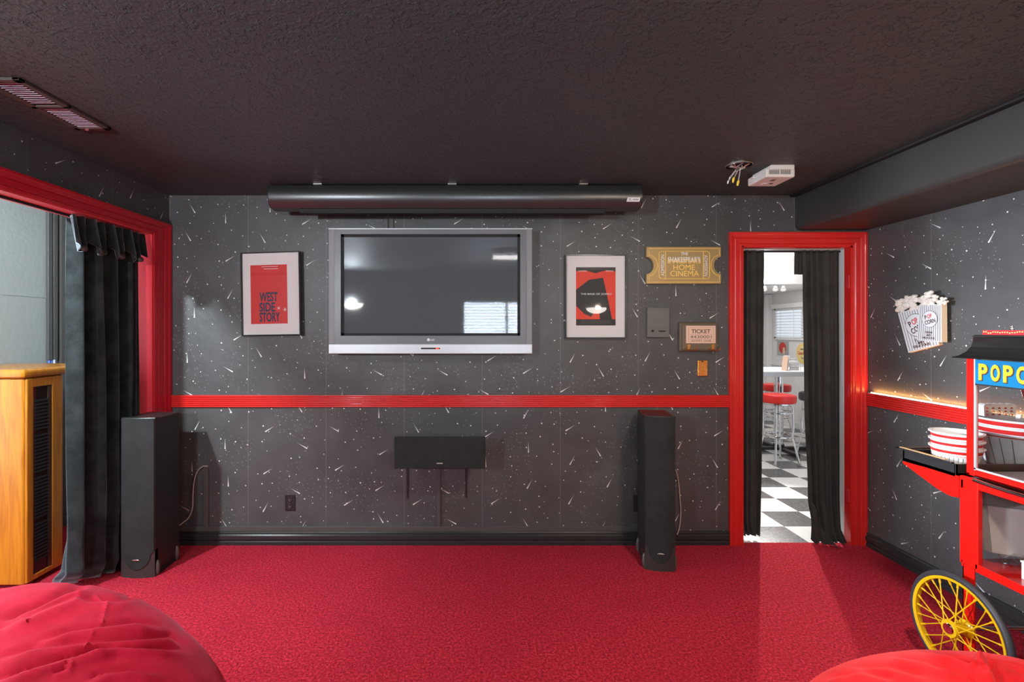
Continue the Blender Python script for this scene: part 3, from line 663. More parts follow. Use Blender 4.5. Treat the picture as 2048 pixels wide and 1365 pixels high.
# ------------------------------------------------------------------ ceiling things
t = thing('ceiling_vent', (-1.745, 2.02, 2.38), 'long dark ceiling register with louvres toned pale for reflected light above the left wall', 'vent')
vx0, vx1, vy0, vy1 = -1.825, -1.668, 1.79, 2.245
BRN = mat('register_brown', (0.075,0.065,0.058), 0.4)
m = MB(); m.box(vx0, vx0+0.026, vy0, vy1, 2.379, 2.39); m.box(vx1-0.026, vx1, vy0, vy1, 2.379, 2.39); m.box(vx0, vx1, vy0, vy0+0.026, 2.379, 2.39); m.box(vx0, vx1, vy1-0.026, vy1, 2.379, 2.39); m.box(vx0, vx1, 2.005, 2.025, 2.379, 2.39)
m.build('frame', BRN, t, bevel=0.002)
for k in range(26):
    y = 1.826+k*0.0153
    if 1.992 < y < 2.024: continue
    MB().prism([(vx0+0.028, y, 2.383), (vx0+0.028, y+0.009, 2.3895), (vx0+0.028, y+0.0105, 2.3885), (vx0+0.028, y+0.0015, 2.382)], (vx1-vx0-0.056, 0, 0)).build('louvre', mat('louvre_light_tint', (0.72,0.78,0.84), 0.35, metal=0.3), t)  # pale blue base stands in for left-room light reflected by the slats
box('lever', CHR, t, -1.77, -1.755, 2.222, 2.232, 2.368, 2.38)
for (x, y) in ((-1.75, 1.803), (-1.745, 2.233)): MB().lathe([(0.005,0),(0.004,0.003)], (x, y, 2.376), n=10).build('screw', CHR, t)

t = thing('junction_box', (1.458, 2.746, 2.39), 'open round ceiling electrical box with dangling capped wires', 'electrical box')
MB().lathe([(0.066,0),(0.070,0.002),(0.070,0.006),(0.058,0.006),(0.056,0.001)], (1.458, 2.746, 2.384), n=40, cap=False).build('rim', STEEL, t, smooth=True)
MB().lathe([(0.001,0),(0.057,0)], (1.458, 2.746, 2.3885), cap=False).build('cavity', BLKM, t)
rn = random.Random(4)
for i, (ex, ey, ez, mm) in enumerate(((-0.055,0.01,-0.085,'wire_grey'), (-0.030,0.0,-0.075,'yellow'), (-0.01,-0.01,-0.095,'yellow'), (-0.04,0.02,-0.06,'w'))):
    c = Vector((1.458, 2.746, 2.388)); e = c+Vector((ex, ey, ez))
    wmat = WIRE if i % 2 else mat('grey_wire', (0.45,0.44,0.43), 0.4)
    wo = MB().tube([c+Vector((0.035-0.02*i, 0.01*i-0.01, 0)), c+Vector((0.03-0.012*i, 0, -0.015)), (c+e)/2+Vector((0.008, 0, 0.008)), e], 0.0026, 6).build('wire', wmat, t)
    if i in (1, 2): MB().tube([e+Vector((0.003,0,0.008)), e, e+Vector((-0.004,0,-0.022))], [0.004, 0.0065, 0.0045], 10).build('wire_nut', YNUT, wo)
    else: MB().tube([e, e+Vector((-0.003,0,-0.015))], 0.004, 8).build('wire_nut', WHC, wo)
for i in range(7):
    a = rn.uniform(0, 6.28); MB().tube([(1.458+0.05*cos(a), 2.746+0.05*sin(a), 2.388), (1.458+0.02*cos(a+1), 2.746, 2.374), (1.458+0.045*cos(a+2.2), 2.746+0.045*sin(a+2.2), 2.388)], 0.0022, 6).build('wire', STEEL if i % 3 else mat('copper_wire', (0.5,0.2,0.12), 0.4), t)

t = thing('detector_box', (1.685, 2.84, 2.33), 'white vented alarm box mounted on the ceiling near the soffit', 'alarm')
MB().box(1.635, 1.765, 2.74, 2.93, 2.365, 2.39).build('mounting_plate', PLW, t, bevel=0.003)
MB().box(1.612, 1.756+0.02, 2.752, 2.94, 2.325, 2.372).build('housing', PLW, t, bevel=0.008, seg=3)
for g in range(2):
    m = MB()
    for k in range(10): x = 1.630+g*0.064+k*0.0058; m.box(x, x+0.003, 2.7508, 2.7530, 2.340, 2.364)
    m.build('vent_slots', GINK, t)
box('test_button', WHT, t, 1.665, 1.690, 2.87, 2.90, 2.3225, 2.3262, bevel=0.003); box('window_slot', BLKM, t, 1.705, 1.725, 2.87, 2.885, 2.3242, 2.3262)
m = MB()
for k in range(5): m.box(1.675, 1.70, 2.80+k*0.007, 2.803+k*0.007, 2.3242, 2.3262)
m.build('speaker_slots', GINK, t)
box('side_lever', PLW, t, 1.598, 1.616, 2.86, 2.88, 2.352, 2.358)

# ------------------------------------------------------------------ projector screen case
Ys = 3.08
t = thing('projection_screen_case', (-0.14, 3.14, 2.24), 'long black roll-down screen case hanging from the ceiling above the television', 'projector screen')
x0, x1 = PX(537, Ys), PX(1284, Ys)
pf = [(0.02, 2.383), (-0.008, 2.380), (-0.030, 2.352), (-0.036, 2.325), (-0.034, 2.300), (-0.022, 2.262), (0.0, 2.240), (0.09, 2.238), (0.115, 2.26), (0.118, 2.37), (0.10, 2.383)]
MB().prism([(x0, Ys+0.03+a, z) for a, z in pf], (x1-x0, 0, 0)).build('housing', mat('screen_case_black', (0.028,0.028,0.028), 0.30, spec=0.8), t, smooth=True)
for x in (x0-0.004, x1): MB().prism([(x, Ys+0.03+a*1.03, z) for a, z in pf], (0.004, 0, 0)).build('end_cap', BLK, t)
box('batten', BLKM, t, PX(596,3.1), PX(1213,3.1), 3.13, 3.17, 2.212, 2.240)
box('seam_lip', mat('seam_grey', (0.07,0.068,0.065), 0.3), t, x0+0.09, x1-0.08, Ys+0.028, Ys+0.032, 2.2415, 2.2445)
for px in (634, 904, 1168):
    x = PX(px, Ys); MB().box(x-0.027, x+0.027, 3.085, 3.14, 2.381, 2.3895).build('mounting_bracket', STEEL, t, bevel=0.001)
pl_ = MB().hexa([(PX(1255,3.05), 3.064, 2.268), (PX(1280.5,3.05), 3.064, 2.268), (PX(1282,3.05), 3.060, 2.293), (PX(1257,3.05), 3.060, 2.293)], [(PX(1255,3.05), 3.075, 2.268), (PX(1280.5,3.05), 3.075, 2.268), (PX(1282,3.05), 3.075, 2.293), (PX(1257,3.05), 3.075, 2.293)]).build('maker_label', INK, t)
m = MB(); m.text('VUTEC', (PX(1273,3.05), 3.0615, 2.280), UX, UZ, 0.038, 0.011, 0.001, 0.01); m.text('V', (PX(1261,3.05), 3.0615, 2.283), UX, UZ, 0.018, 0.009, 0.001, 0.02); m.box(PX(1257.5,3.05), PX(1265,3.05), 3.0595, 3.062, 2.2735, 2.2750); m.build('lettering', NAVY, pl_)
t = thing('wall_junction_plate', (PX(636), WY-0.01, PZ(431)), 'black wall box under the left end of the screen case', 'wall plate')
MB().box(PX(617), PX(655), WY-0.02, WY, PZ(432), PZ(410)).build('cover', BLKS, t, bevel=0.003); box('lip', mat('lip_grey', (0.12,0.12,0.12), 0.3), t, PX(618), PX(654), WY-0.022, WY-0.018, PZ(432), PZ(430.5))
for px in (768.5, 779.5): tag(MB().box(PX(px), PX(px+8), WY-0.014, WY, PZ(470), PZ(380)).build('cable_cover', GRYB, bevel=0.002), 'black vertical cable cover above the television, '+('left one of the pair' if px < 770 else 'right one of the pair'), 'cable cover', 'cable covers above the television')

# ------------------------------------------------------------------ television
Yt = 3.24
t = thing('television', (PX(860,Yt), 3.3, PZ(708,Yt)), 'large flat silver and grey television mounted on the back wall', 'television')
tx0, tx1, tz0, tz1 = PX(657,Yt), PX(1064.5,Yt), PZ(708,Yt), PZ(457,Yt)
MB().box(tx0+0.13, tx1-0.13, 3.29, 3.345, tz0+0.06, tz1-0.08).build('back_shell', BLKS, t, bevel=0.01)
MB().box(PX(760,3.3), PX(960,3.3), 3.345, WY, 1.45, 1.95).build('wall_mount', BLKM, t)
sx0, sx1, sz0, sz1 = PX(681.5,Yt), PX(1040.5,Yt), PZ(672,Yt), PZ(468.5,Yt)
bz = PZ(688.5,Yt)
m = MB(); m.box(PX(669,Yt), sx0, Yt, 3.30, bz, tz1-0.006); m.box(sx1, PX(1052,Yt), Yt, 3.30, bz, tz1-0.006); m.box(sx0, sx1, Yt, 3.30, bz, sz0); m.box(sx0, sx1, Yt, 3.30, sz1, tz1-0.006)
m.build('bezel', GUN, t)
MB().box(tx0, PX(669,Yt), Yt+0.003, 3.30, bz, tz1-0.006).build('side_speaker', GUN2, t, bevel=0.003); MB().box(PX(1052,Yt), tx1, Yt+0.003, 3.30, bz, tz1-0.006).build('side_speaker', GUN2, t, bevel=0.003)
box('top_trim', SILV, t, tx0, tx1, Yt-0.003, 3.30, tz1-0.006, tz1); box('bottom_panel', SILV, t, tx0+0.002, tx1, Yt-0.006, 3.30, tz0, bz, bevel=0.004)
m = MB(); bw = 0.017; m.box(sx0, sx0+bw, Yt+0.012, Yt+0.016, sz0, sz1); m.box(sx1-bw, sx1, Yt+0.012, Yt+0.016, sz0, sz1); m.box(sx0, sx1, Yt+0.012, Yt+0.016, sz0, sz0+bw); m.box(sx0, sx1, Yt+0.012, Yt+0.016, sz1-bw, sz1)
m.build('screen_border', BLKM, t); box('screen', SCR, t, sx0, sx1, Yt+0.0165, Yt+0.03, sz0, sz1)
m = MB(); c = (PX(857,Yt), Yt-0.001, PZ(680,Yt)); m.lathe([(0.001,0),(0.0095,0),(0.0095,0.002),(0.001,0.002)], c, (0,1,0), n=24); m.text('LG', (PX(865,Yt), Yt, PZ(680.2,Yt)), UX, UZ, 0.022, 0.012, 0.001, 0.015); lo_ = m.build('logo', INK, t)
m = MB(); m.box(c[0]-0.001, c[0]+0.001, Yt-0.002, Yt-0.0005, c[2]-0.004, c[2]+0.005); m.box(c[0]-0.001, c[0]+0.004, Yt-0.002, Yt-0.0005, c[2]-0.004, c[2]-0.002); m.build('logo_mark', GUN, lo_)
o = box('indicator_slot', BLKS, t, PX(842,Yt), PX(880.5,Yt), Yt-0.0085, Yt-0.005, PZ(699,Yt), PZ(695.5,Yt)); box('slot_surround', INK, t, PX(840.5,Yt), PX(882,Yt), Yt-0.0075, Yt-0.005, PZ(700.2,Yt), PZ(694.5,Yt))
box('indicator', REDL, o, PX(872,Yt), PX(878,Yt), Yt-0.0092, Yt-0.008, PZ(698.3,Yt), PZ(696.3,Yt))

# ------------------------------------------------------------------ framed posters
def framed(cxp, cyp, wp, hp, label, rotz=0, roty=0, Y=3.352):
    x, z = PX(cxp, Y), PZ(cyp, Y); W, Hh = wp*Y/F, hp*Y/F
    t = thing('framed_poster', (x, Y, z), label, 'picture')
    f = 0.007
    m = MB(); m.box(x-W/2, x-W/2+f, Y-0.014, Y+0.012, z-Hh/2, z+Hh/2); m.box(x+W/2-f, x+W/2, Y-0.014, Y+0.012, z-Hh/2, z+Hh/2); m.box(x-W/2+f, x+W/2-f, Y-0.014, Y+0.012, z-Hh/2, z-Hh/2+f); m.box(x-W/2+f, x+W/2-f, Y-0.014, Y+0.012, z+Hh/2-f, z+Hh/2)
    m.build('frame', BLK, t); box('mat_board', MATB, t, x-W/2+f, x+W/2-f, Y+0.0, Y+0.010, z-Hh/2+f, z+Hh/2-f)
    box('glass', PGL, t, x-W/2+f, x+W/2-f, Y-0.010, Y-0.0085, z-Hh/2+f, z+Hh/2-f)
    t.rotation_euler = (0, roty, rotz)
    q = lambda px, py: (x+(px-cxp)*Y/F, z-(py-cyp)*Y/F)
    return t, q, Y
t, q, Y = framed(542.5, 588, 123, 167, 'black framed poster on a red print reading WEST SIDE STORY, left of the television', R(-5.5), R(-0.9), 3.346)
a = q(499.5, 648); b = q(576, 530)
pr = box('print', POSR, t, a[0], b[0], Y-0.0015, Y, a[1], b[1])
m = MB(); yy = Y-0.0018
for txt, py, px, ww in (('WEST', 594, 537, 38), ('SIDE', 614.5, 534, 33), ('STORY', 634.5, 539, 43)):
    c = q(px, py); m.text(txt, (c[0], yy, c[1]), UX, UZ, ww*Y/F, 19*Y/F, 0.001, 0.03)
m.build('lettering', NAVY, pr)
m = MB()
for k, (px, py, ln) in enumerate(((540, 533.5, 34), (543, 538, 30))):
    c = q(px, py); m.box(c[0]-ln*Y/F/2, c[0]+ln*Y/F/2, yy-0.0005, yy, c[1]-0.0015, c[1]+0.0015)
for (px, py) in ((558, 617), (571, 620)):        # small pale starbursts
    c = q(px, py)
    for k in range(4):
        an = 0.4+k*pi/4; d = Vector((cos(an), 0, sin(an)))*0.017; n = Vector((-sin(an), 0, cos(an)))*0.0016; C_ = Vector((c[0], yy-0.001, c[1]))
        m.prism([C_-d, C_+n, C_+d, C_-n], (0, 0.0005, 0))
m.build('pale_marks', INK, pr)
t, q, Y = framed(1191, 593.5, 121, 167, 'black framed red and black poster reading THE MASK OF ZORRO, right of the television')
a = q(1152, 651.5); b = q(1231, 535)
pr = box('print', POSO, t, a[0], b[0], Y-0.0015, Y, a[1], b[1])
m = MB(); yy = Y-0.0022
def poly(m, pts, q, yy): m.prism([(q(*p)[0], yy, q(*p)[1]) for p in pts], (0, 0.0006, 0))
c = q(1191.5, 538.5); poly(m, [(1152,535),(1231,535),(1231,543),(1212,541),(1191,547),(1170,541),(1152,543)], q, yy)
poly(m, [(1152,639),(1231,639),(1231,651.5),(1152,651.5)], q, yy)
poly(m, [(1152,580),(1178,560),(1206,556),(1216,600),(1224,639),(1200,639),(1196,616),(1182,634),(1168,628),(1152,612)], q, yy)
m.build('dark_shapes', POSK, pr)
m = MB(); yy -= 0.0006
c = q(1192, 588.5); m.text('THE MASK OF ZORRO', (c[0], yy, c[1]), UX, UZ, 62*Y/F, 3.6*Y/F, 0.0006, 0.01)
c = q(1165, 542.5); m.text('BANDERAS', (c[0], yy, c[1]), UX, UZ, 17*Y/F, 2.4*Y/F, 0.0006, 0.01); c = q(1219, 542.5); m.text('HOPKINS', (c[0], yy, c[1]), UX, UZ, 15*Y/F, 2.4*Y/F, 0.0006, 0.01)
m.build('lettering', INK, pr)
m = MB()
for py in (642, 644.5, 647): c = q(1191, py); m.box(c[0]-0.10, c[0]+0.10, yy, yy+0.0005, c[1]-0.0012, c[1]+0.0012)
m.build('credit_lines', mat('grey_print', (0.12,0.11,0.11), 0.6), pr)

# ------------------------------------------------------------------ ticket sign, intercom, hook plaque, switch
Y = 3.335
t = thing('ticket_sign', (PX(1367,Y), Y+0.02, PZ(568,Y)), 'gold and black ticket shaped sign reading HOME CINEMA above the intercom', 'sign')
def ticket(x0, x1, y0, y1, cyp, r, n=14):
    p = [(x0,y0),(x1,y0)]
    h = r
    for i in range(n+1): a_ = pi/2-pi*i/n; p.append((x1-r*0.82*cos(a_), cyp-h*sin(a_)))
    p += [(x1,y1),(x0,y1)]
    for i in range(n+1): a_ = -pi/2+pi*i/n; p.append((x0+r*0.82*cos(a_), cyp-h*sin(a_)))
    return p
W = lambda px, py, Y=Y: (PX(px, Y), Y, PZ(py, Y))
bd = MB().prism([W(*p) for p in ticket(1293.5, 1442.5, 494, 568, 531, 17)], (0, 0.03, 0)).build('board', LGOLD, t, bevel=0.002)
m = MB(); op = [Vector(W(*p))+Vector((0,-0.0015,0)) for p in ticket(1298, 1438.5, 497.5, 564.5, 531, 20.5)]; m.tube(op, 0.0022, 6, closed=True)
rr = []
for (cxp, cyp, a0) in ((1413,509,0), (1413,552,3), (1324,552,2), (1324,509,1)):
    for i in range(6): a_ = {0:-pi/2,3:0,2:pi/2,1:pi}[a0]+pi/2*i/5; rr.append(Vector(W(cxp+6*cos(a_), cyp+6*sin(a_)))+Vector((0,-0.0015,0)))
m.tube(rr, 0.0022, 6, closed=True)
for px in (1331, 1406.5): m.tube([Vector(W(px, 503))+Vector((0,-0.0015,0)), Vector(W(px, 558))+Vector((0,-0.0015,0))], 0.0022, 6)
m.build('gold_lines', GOLD, bd)
m = MB(); k = Y/F; Yf = Y-0.0003
m.text('HOME', W(1368,535), UX, UZ, 43*k, 11*k, 0.003, 0.0); m.text('CINEMA', W(1369,547.5), UX, UZ, 57*k, 11*k, 0.003, 0.0); m.text("SHAKESPEAR'S", W(1368,522), UX, UZ, 66*k, 10*k, 0.002, 0.02)
m.build('gold_lettering', GOLD, bd)
m = MB(); m.text('THE', W(1369,508), UX, UZ, 14*k, 6*k, 0.003, 0.01); m.text("SHAKESPEAR'S", W(1368,519), UX, UZ, 65*k, 10*k, 0.0045, 0.0)
m.build('white_lettering', INK, bd)
m = MB(); m.text('ADMISSION', W(1325,531), UZ, (-1,0,0), 42*k, 7.5*k, 0.003, 0.0); m.build('white_lettering', INK, bd)
m = MB(); m.text('ADMISSION', W(1411.5,531.5), (0,0,-1), UX, 42*k, 7.5*k, 0.003, 0.0)
m.build('white_lettering', INK, bd)

t = thing('intercom_panel', (PX(1317), WY-0.02, PZ(675)), 'dark painted slatted intercom panel under the ticket shaped sign', 'intercom')
MB().box(PX(1295,3.34), PX(1339,3.34), 3.34, WY, PZ(675,3.34), PZ(615.5,3.34)).build('body', mat('intercom_paint', (0.13,0.125,0.112), 0.45, bump=(70,0.4,0.003)), t, bevel=0.003)
m = MB()
for i in range(17): z = PZ(624+i*1.85, 3.335); m.box(PX(1297.5,3.34), PX(1337,3.34), 3.3365, 3.341, z-0.0018, z+0.0015)
m.build('grille_ribs', mat('grille_rib_paint', (0.17,0.16,0.145), 0.4), t)
MB().lathe([(0.001,0),(0.008,0),(0.008,0.008),(0.001,0.008)], (PX(1305,3.34), 3.334, PZ(662.5,3.34)), (0,1,0), n=20).build('knob', BLKM, t); box('button_row', BLKM, t, PX(1317,3.34), PX(1331,3.34), 3.3375, 3.341, PZ(664,3.34), PZ(661.5,3.34))

Y = 3.33
t = thing('key_hook_plaque', (PX(1399,Y), Y+0.02, PZ(703,Y)), 'dark wooden plaque with a TICKET 4430001 card and two brass hooks', 'hook rack')
pl_ = MB().box(PX(1360,Y), PX(1437,Y), Y+0.006, WY, PZ(703,Y), PZ(645,Y)).build('board', mat('dark_brown_lacquer', (0.11,0.085,0.055), 0.3), t, bevel=0.006)
MB().box(PX(1366,Y), PX(1432,Y), Y, Y+0.008, PZ(700,Y), PZ(649,Y)).build('raised_panel', mat('brown_panel', (0.15,0.115,0.075), 0.3), t, bevel=0.003)
cd = MB().box(PX(1372,Y), PX(1431,Y), Y-0.002, Y, PZ(687,Y), PZ(652,Y)).build('ticket_card', PEACH, t)
k = Y/F; c = lambda px, py: (PX(px,Y), Y-0.002, PZ(py,Y))
m = MB(); m.text('TICKET', c(1401.5,663), UX, UZ, 38*k, 8*k, 0.0008, 0.02); m.text('4430001', c(1401.5,674), UX, UZ, 43*k, 6*k, 0.0008); m.text('ADMIT ONE', c(1402,681.8), UX, UZ, 40*k, 3.5*k, 0.0006); m.build('lettering', mat('brown_ink', (0.14,0.08,0.05), 0.7), cd)
m = MB()
for py in (655.5, 669, 678.3, 684): p = c(1402,py); m.box(p[0]-0.082, p[0]+0.082, p[1]-0.0008, p[1], p[2]-0.0009, p[2]+0.0009)
for px in (1377, 1427): m.box(PX(px,Y)-0.0009, PX(px,Y)+0.0009, Y-0.0028, Y-0.002, PZ(684,Y), PZ(655.5,Y))
m.build('rule_lines', mat('orange_ink', (0.50,0.20,0.10), 0.7), cd)
for px in (1377.5, 1425.5):
    x = PX(px,Y); z = PZ(694,Y)
    m = MB(); m.lathe([(0.001,0),(0.012,0),(0.013,0.004),(0.001,0.006)], (x, Y-0.005, z+0.006), (0,1,0), n=20); m.box(x-0.008, x+0.008, Y-0.004, Y, z-0.024, z+0.004)
    m.tube([(x, Y-0.004, z-0.018), (x+0.014, Y-0.018, z-0.024), (x+0.034, Y-0.028, z-0.018), (x+0.040, Y-0.032, z-0.004)], [0.004,0.0035,0.003,0.004], 8)
    m.tube([(x, Y-0.004, z-0.018), (x-0.014, Y-0.018, z-0.024), (x-0.030, Y-0.028, z-0.018), (x-0.036, Y-0.032, z-0.006)], [0.004,0.0035,0.003,0.004], 8)
    m.build('hook', BRS, t, smooth=True)
t = thing('light_switch', (PX(1405.5,3.35), 3.36, PZ(753,3.35)), 'polished brass blank switch plate under the ticket plaque', 'switch plate')
MB().box(PX(1396,3.35), PX(1415.5,3.35), 3.353, WY, PZ(753,3.35), PZ(721,3.35)).build('plate', BRS, t, bevel=0.003)
MB().lathe([(0.001,0),(0.005,0),(0.004,0.003),(0.001,0.003)], (PX(1405.5,3.35), 3.350, PZ(723.5,3.35)), (0,1,0), n=14).build('screw', BLKM, t)

# ------------------------------------------------------------------ centre speaker, cable covers, outlets, wires
t = thing('center_speaker', (PX(880,3.1), 3.2, PZ(937,3.1)), 'wide black centre speaker on a bracket below the television', 'speaker')
MB().box(PX(791,3.1), PX(970,3.1), 3.105, 3.22, PZ(936,3.1), PZ(886,3.1)).box(PX(800,3.1), PX(962,3.1), 3.2199, 3.33, PZ(936,3.1), PZ(905,3.1)).build('cabinet', BLKS, t, bevel=0.008)
MB().box(PX(789,3.1), PX(971,3.1), 3.085, 3.108, PZ(937,3.1), PZ(873.5,3.1)).build('grille', 'grille_cloth', t, bevel=0.006)
MB().lathe([(0.001,0),(0.02,0),(0.018,0.003),(0.001,0.003)], (0,0,0), (0,1,0), n=24).bm.free()
m = MB(); m.ball((PX(879,3.08), 3.084, PZ(928,3.08)), 0.022, 2, (1,0.1,0.22)); bdg = m.build('badge', NICK, t, smooth=True)
m = MB(); m.text('Paradigm', (PX(879,3.08), 3.0815, PZ(928,3.08)), UX, UZ, 0.03, 0.004, 0.0006); m.build('lettering', BLKM, bdg)
for px in (812.5, 932):
    x = PX(px, 3.3)
    m = MB(); m.prism([(x-0.009, WY-0.004, PZ(937,3.3)), (x+0.009, WY-0.004, PZ(937,3.3)), (x+0.006, WY-0.004, PZ(999)), (x-0.006, WY-0.004, PZ(999))], (0, 0.004, 0))
    m.box(x-0.008, x+0.008, 3.14, WY, PZ(936,3.1)-0.003, PZ(936,3.1))
    m.build('bracket', BLKS, t)
    MB().ball((x, WY-0.006, PZ(997)), 0.004, 2).build('screw', STEEL, t)
tag(MB().box(PX(873.5), PX(881), WY-0.013, WY, 0.125, PZ(915)).build('cable_cover', GRYB, bevel=0.002), 'black vertical cable cover running down from the centre speaker', 'cable cover')
tag(MB().box(PX(352), PX(1277), WY-0.013, WY, 0.0945, PZ(1052.5)).build('cable_cover', GRYB, bevel=0.002), 'long black cable cover lying along the top of the back baseboard', 'cable cover')
tag(MB().box(PX(409), PX(418.5), WY-0.014, WY, 0.125, PZ(934)).build('cable_cover', GRYB, bevel=0.002), 'short black vertical cable cover right of the left tower speaker', 'cable cover')
def wire(pts, r, label, m=WIRE):
    P = [Vector(p) for p in pts]; out = []
    for i in range(len(P)-1):
        p0 = P[max(i-1,0)]; p1 = P[i]; p2 = P[i+1]; p3 = P[min(i+2,len(P)-1)]
        for k in range(8):
            t_ = k/8; out.append(0.5*((2*p1)+(-p0+p2)*t_+(2*p0-5*p1+4*p2-p3)*t_*t_+(-p0+3*p1-3*p2+p3)*t_**3))
    out.append(P[-1])
    return tag(MB().tube(out, r, 8).build('speaker_wire', m, smooth=True), label, 'wire')
wq = lambda px, py, Y=3.355: (PX(px,Y), Y, PZ(py,Y))
wire([wq(416,933.5,3.36), wq(405,934), wq(394,945), wq(388,965), wq(386,990,3.35), wq(385,1015,3.34), wq(378,1035,3.33), wq(362,1049,3.3), wq(352,1056,3.27)], 0.0038, 'tan speaker wire leaving the wall right of the left tower speaker')
wire([wq(1344,935,3.3), wq(1352,942,3.33), wq(1357,965), wq(1360,1000), wq(1361.5,1025), wq(1359,1055,3.345), wq(1354,1070,3.34)], 0.0038, 'tan speaker wire hanging beside the right tower speaker')
def outlet(px0, px1, py0, py1, label):
    t = thing('wall_outlet', (PX((px0+px1)/2), WY, PZ(py1)), label, 'outlet', 'black wall outlets on the back wall')
    MB().box(PX(px0), PX(px1), WY-0.007, WY, PZ(py1), PZ(py0)).build('plate', BLKS, t, bevel=0.002)
    cxp = (px0+px1)/2
    for cyp in (py0+10.5, py1-8.5):
        s_ = MB().lathe([(0.001,0),(0.0155,0),(0.015,0.003),(0.001,0.003)], (PX(cxp), WY-0.010, PZ(cyp)), (0,1,0), n=24).build('socket', BLK, t)
        m = MB()
        for dx, hh in ((-0.006,0.005),(0.006,0.004)): m.box(PX(cxp)+dx-0.0011, PX(cxp)+dx+0.0011, WY-0.0107, WY-0.0098, PZ(cyp)-hh+0.002, PZ(cyp)+hh+0.002)
        m.ball((PX(cxp), WY-0.0100, PZ(cyp)-0.008), 0.0024, 1); m.build('slots', mat('slot_glint', (0.30,0.28,0.26), 0.3), s_)
    MB().ball((PX(cxp), WY-0.008, PZ((py0+py1)/2+1)), 0.003, 1).build('screw', CHR, t)
outlet(570.5, 590.5, 989.5, 1021.5, 'black wall outlet between the left tower speaker and the centre speaker')
outlet(1266, 1287, 990, 1024, 'black wall outlet half hidden behind the right tower speaker')

# ------------------------------------------------------------------ tower speakers
def tower(loc, rz, wd, dp, ht, label, red):
    t = thing('tower_speaker', (0,0,0), label, 'speaker', 'black floor standing tower speakers'); x = wd/2
    MB().box(-x, x, 0.022, dp, 0.03, ht-0.004).build('cabinet', BLKS, t, bevel=0.003)
    # bowed grille with a rounded lower end
    n = 16; pts = [(-x, ht)]
    pts = [(-x+0.003, ht-0.002), (x-0.003, ht-0.002)]
    zc = 0.155
    pts += [(x-0.003, zc)]+[((x-0.020)*cos(a), zc-0.02-0.085*sin(a)) for a in [pi*i/n for i in range(n+1)]]+[(-x+0.003, zc)]
    m = MB(); bow = lambda px: 0.022-0.016*(1-(px/x)**2)
    fr = [m.bm.verts.new((px, 0, pz)) for px, pz in pts]
    f = m.bm.faces.new(fr)
    r = bmesh.ops.triangulate(m.bm, faces=[f]); bmesh.ops.subdivide_edges(m.bm, edges=[e for e in m.bm.edges if abs(e.verts[0].co.x-e.verts[1].co.x) > 0.05], cuts=7, use_grid_fill=True)
    bmesh.ops.triangulate(m.bm, faces=m.bm.faces)
    for v in m.bm.verts: v.co.y = bow(v.co.x)-0.004
    ex = bmesh.ops.extrude_face_region(m.bm, geom=list(m.bm.faces))
    for v in [g for g in ex['geom'] if isinstance(g, bmesh.types.BMVert)]: v.co.y = 0.026
    m.build('grille', 'grille_cloth', t, smooth=True)
    m = MB(); NB = 14
    lo = [(-x+2*x*i/NB, bow(-x+2*x*i/NB)-0.0) for i in range(NB+1)]
    def foot(z): return [(a, b, z) for a, b in lo]+[(x, 0.05, z), (-x, 0.05, z)]
    m.hexa(foot(0.0), foot(0.158)); m.build('front_plinth', mat('plinth_grey', (0.040,0.038,0.036), 0.35), t)
    m = MB(); m.box(-x, x, 0.05, dp, 0, 0.03); m.build('base', BLKM, t)
    m = MB(); m.hexa([(a, b-0.002, ht-0.006) for a, b in lo]+[(x, 0.06, ht-0.006), (-x, 0.06, ht-0.006)], [(a, b+0.004, ht+0.003) for a, b in lo]+[(x, 0.06, ht), (-x, 0.06, ht)])
    m.build('top_cap', BLKS, t, smooth=False)
    for sx in (-1, 1):
        for yy in (0.045, dp-0.03):
            m = MB(); m.ball((sx*x, yy, 0.045), 0.016, 3, (0.9, 0.9, 3.0)); 
            bmesh.ops.bisect_plane(m.bm, geom=list(m.bm.verts)+list(m.bm.edges)+list(m.bm.faces), plane_co=(0,0,0.001), plane_no=(0,0,-1), clear_outer=True)
            m.build('foot', mat('foot_grey', (0.10,0.095,0.085), 0.25), t, smooth=True)
    m = MB(); m.ball((0, 0.001, 0.108), 0.022, 2, (1, 0.10, 0.20)); b_ = m.build('badge', NICK, t, smooth=True)
    m = MB(); m.text('Paradigm', (0, -0.0012, 0.108), UX, UZ, 0.030, 0.004, 0.0006); m.build('lettering', RINK if red else BLKM, b_)
    t.location = loc; t.rotation_euler = (0, 0, rz); return t
tower((-2.018, 2.905, 0), 0.0, 0.200, 0.265, 0.945, 'black tower speaker standing beside the velvet curtain on the left', True)
tower((1.112, 2.985, 0), R(-9), 0.178, 0.30, 0.940, 'black tower speaker standing left of the red doorway', False)

# ------------------------------------------------------------------ right wall: light strip, popcorn signs
t = thing('light_strip', (XR-0.012, 2.2, 1.042), 'glowing warm white LED strip lying on the red rail of the right wall', 'light strip')
MB().box(XR-0.014, XR-0.002, 1.2, 3.33, 1.0405, 1.044).build('tape', WHC, t)
m = MB()
for i in range(150): y = 1.22+i*0.014; m.ball((XR-0.010, y, 1.0475), 0.0042, 1)
tag(m.build('beads', LED, t), kind='stuff')
lamp('light_strip_glow', 'AREA', (XR-0.012, 2.3, 1.056), 3.2, (1.0, 0.42, 0.12), 0.006, 2.0, (XR-0.022, 2.3, 1.5))
bpy.data.objects['light_strip_glow'].rotation_euler = (pi, 0, 0)

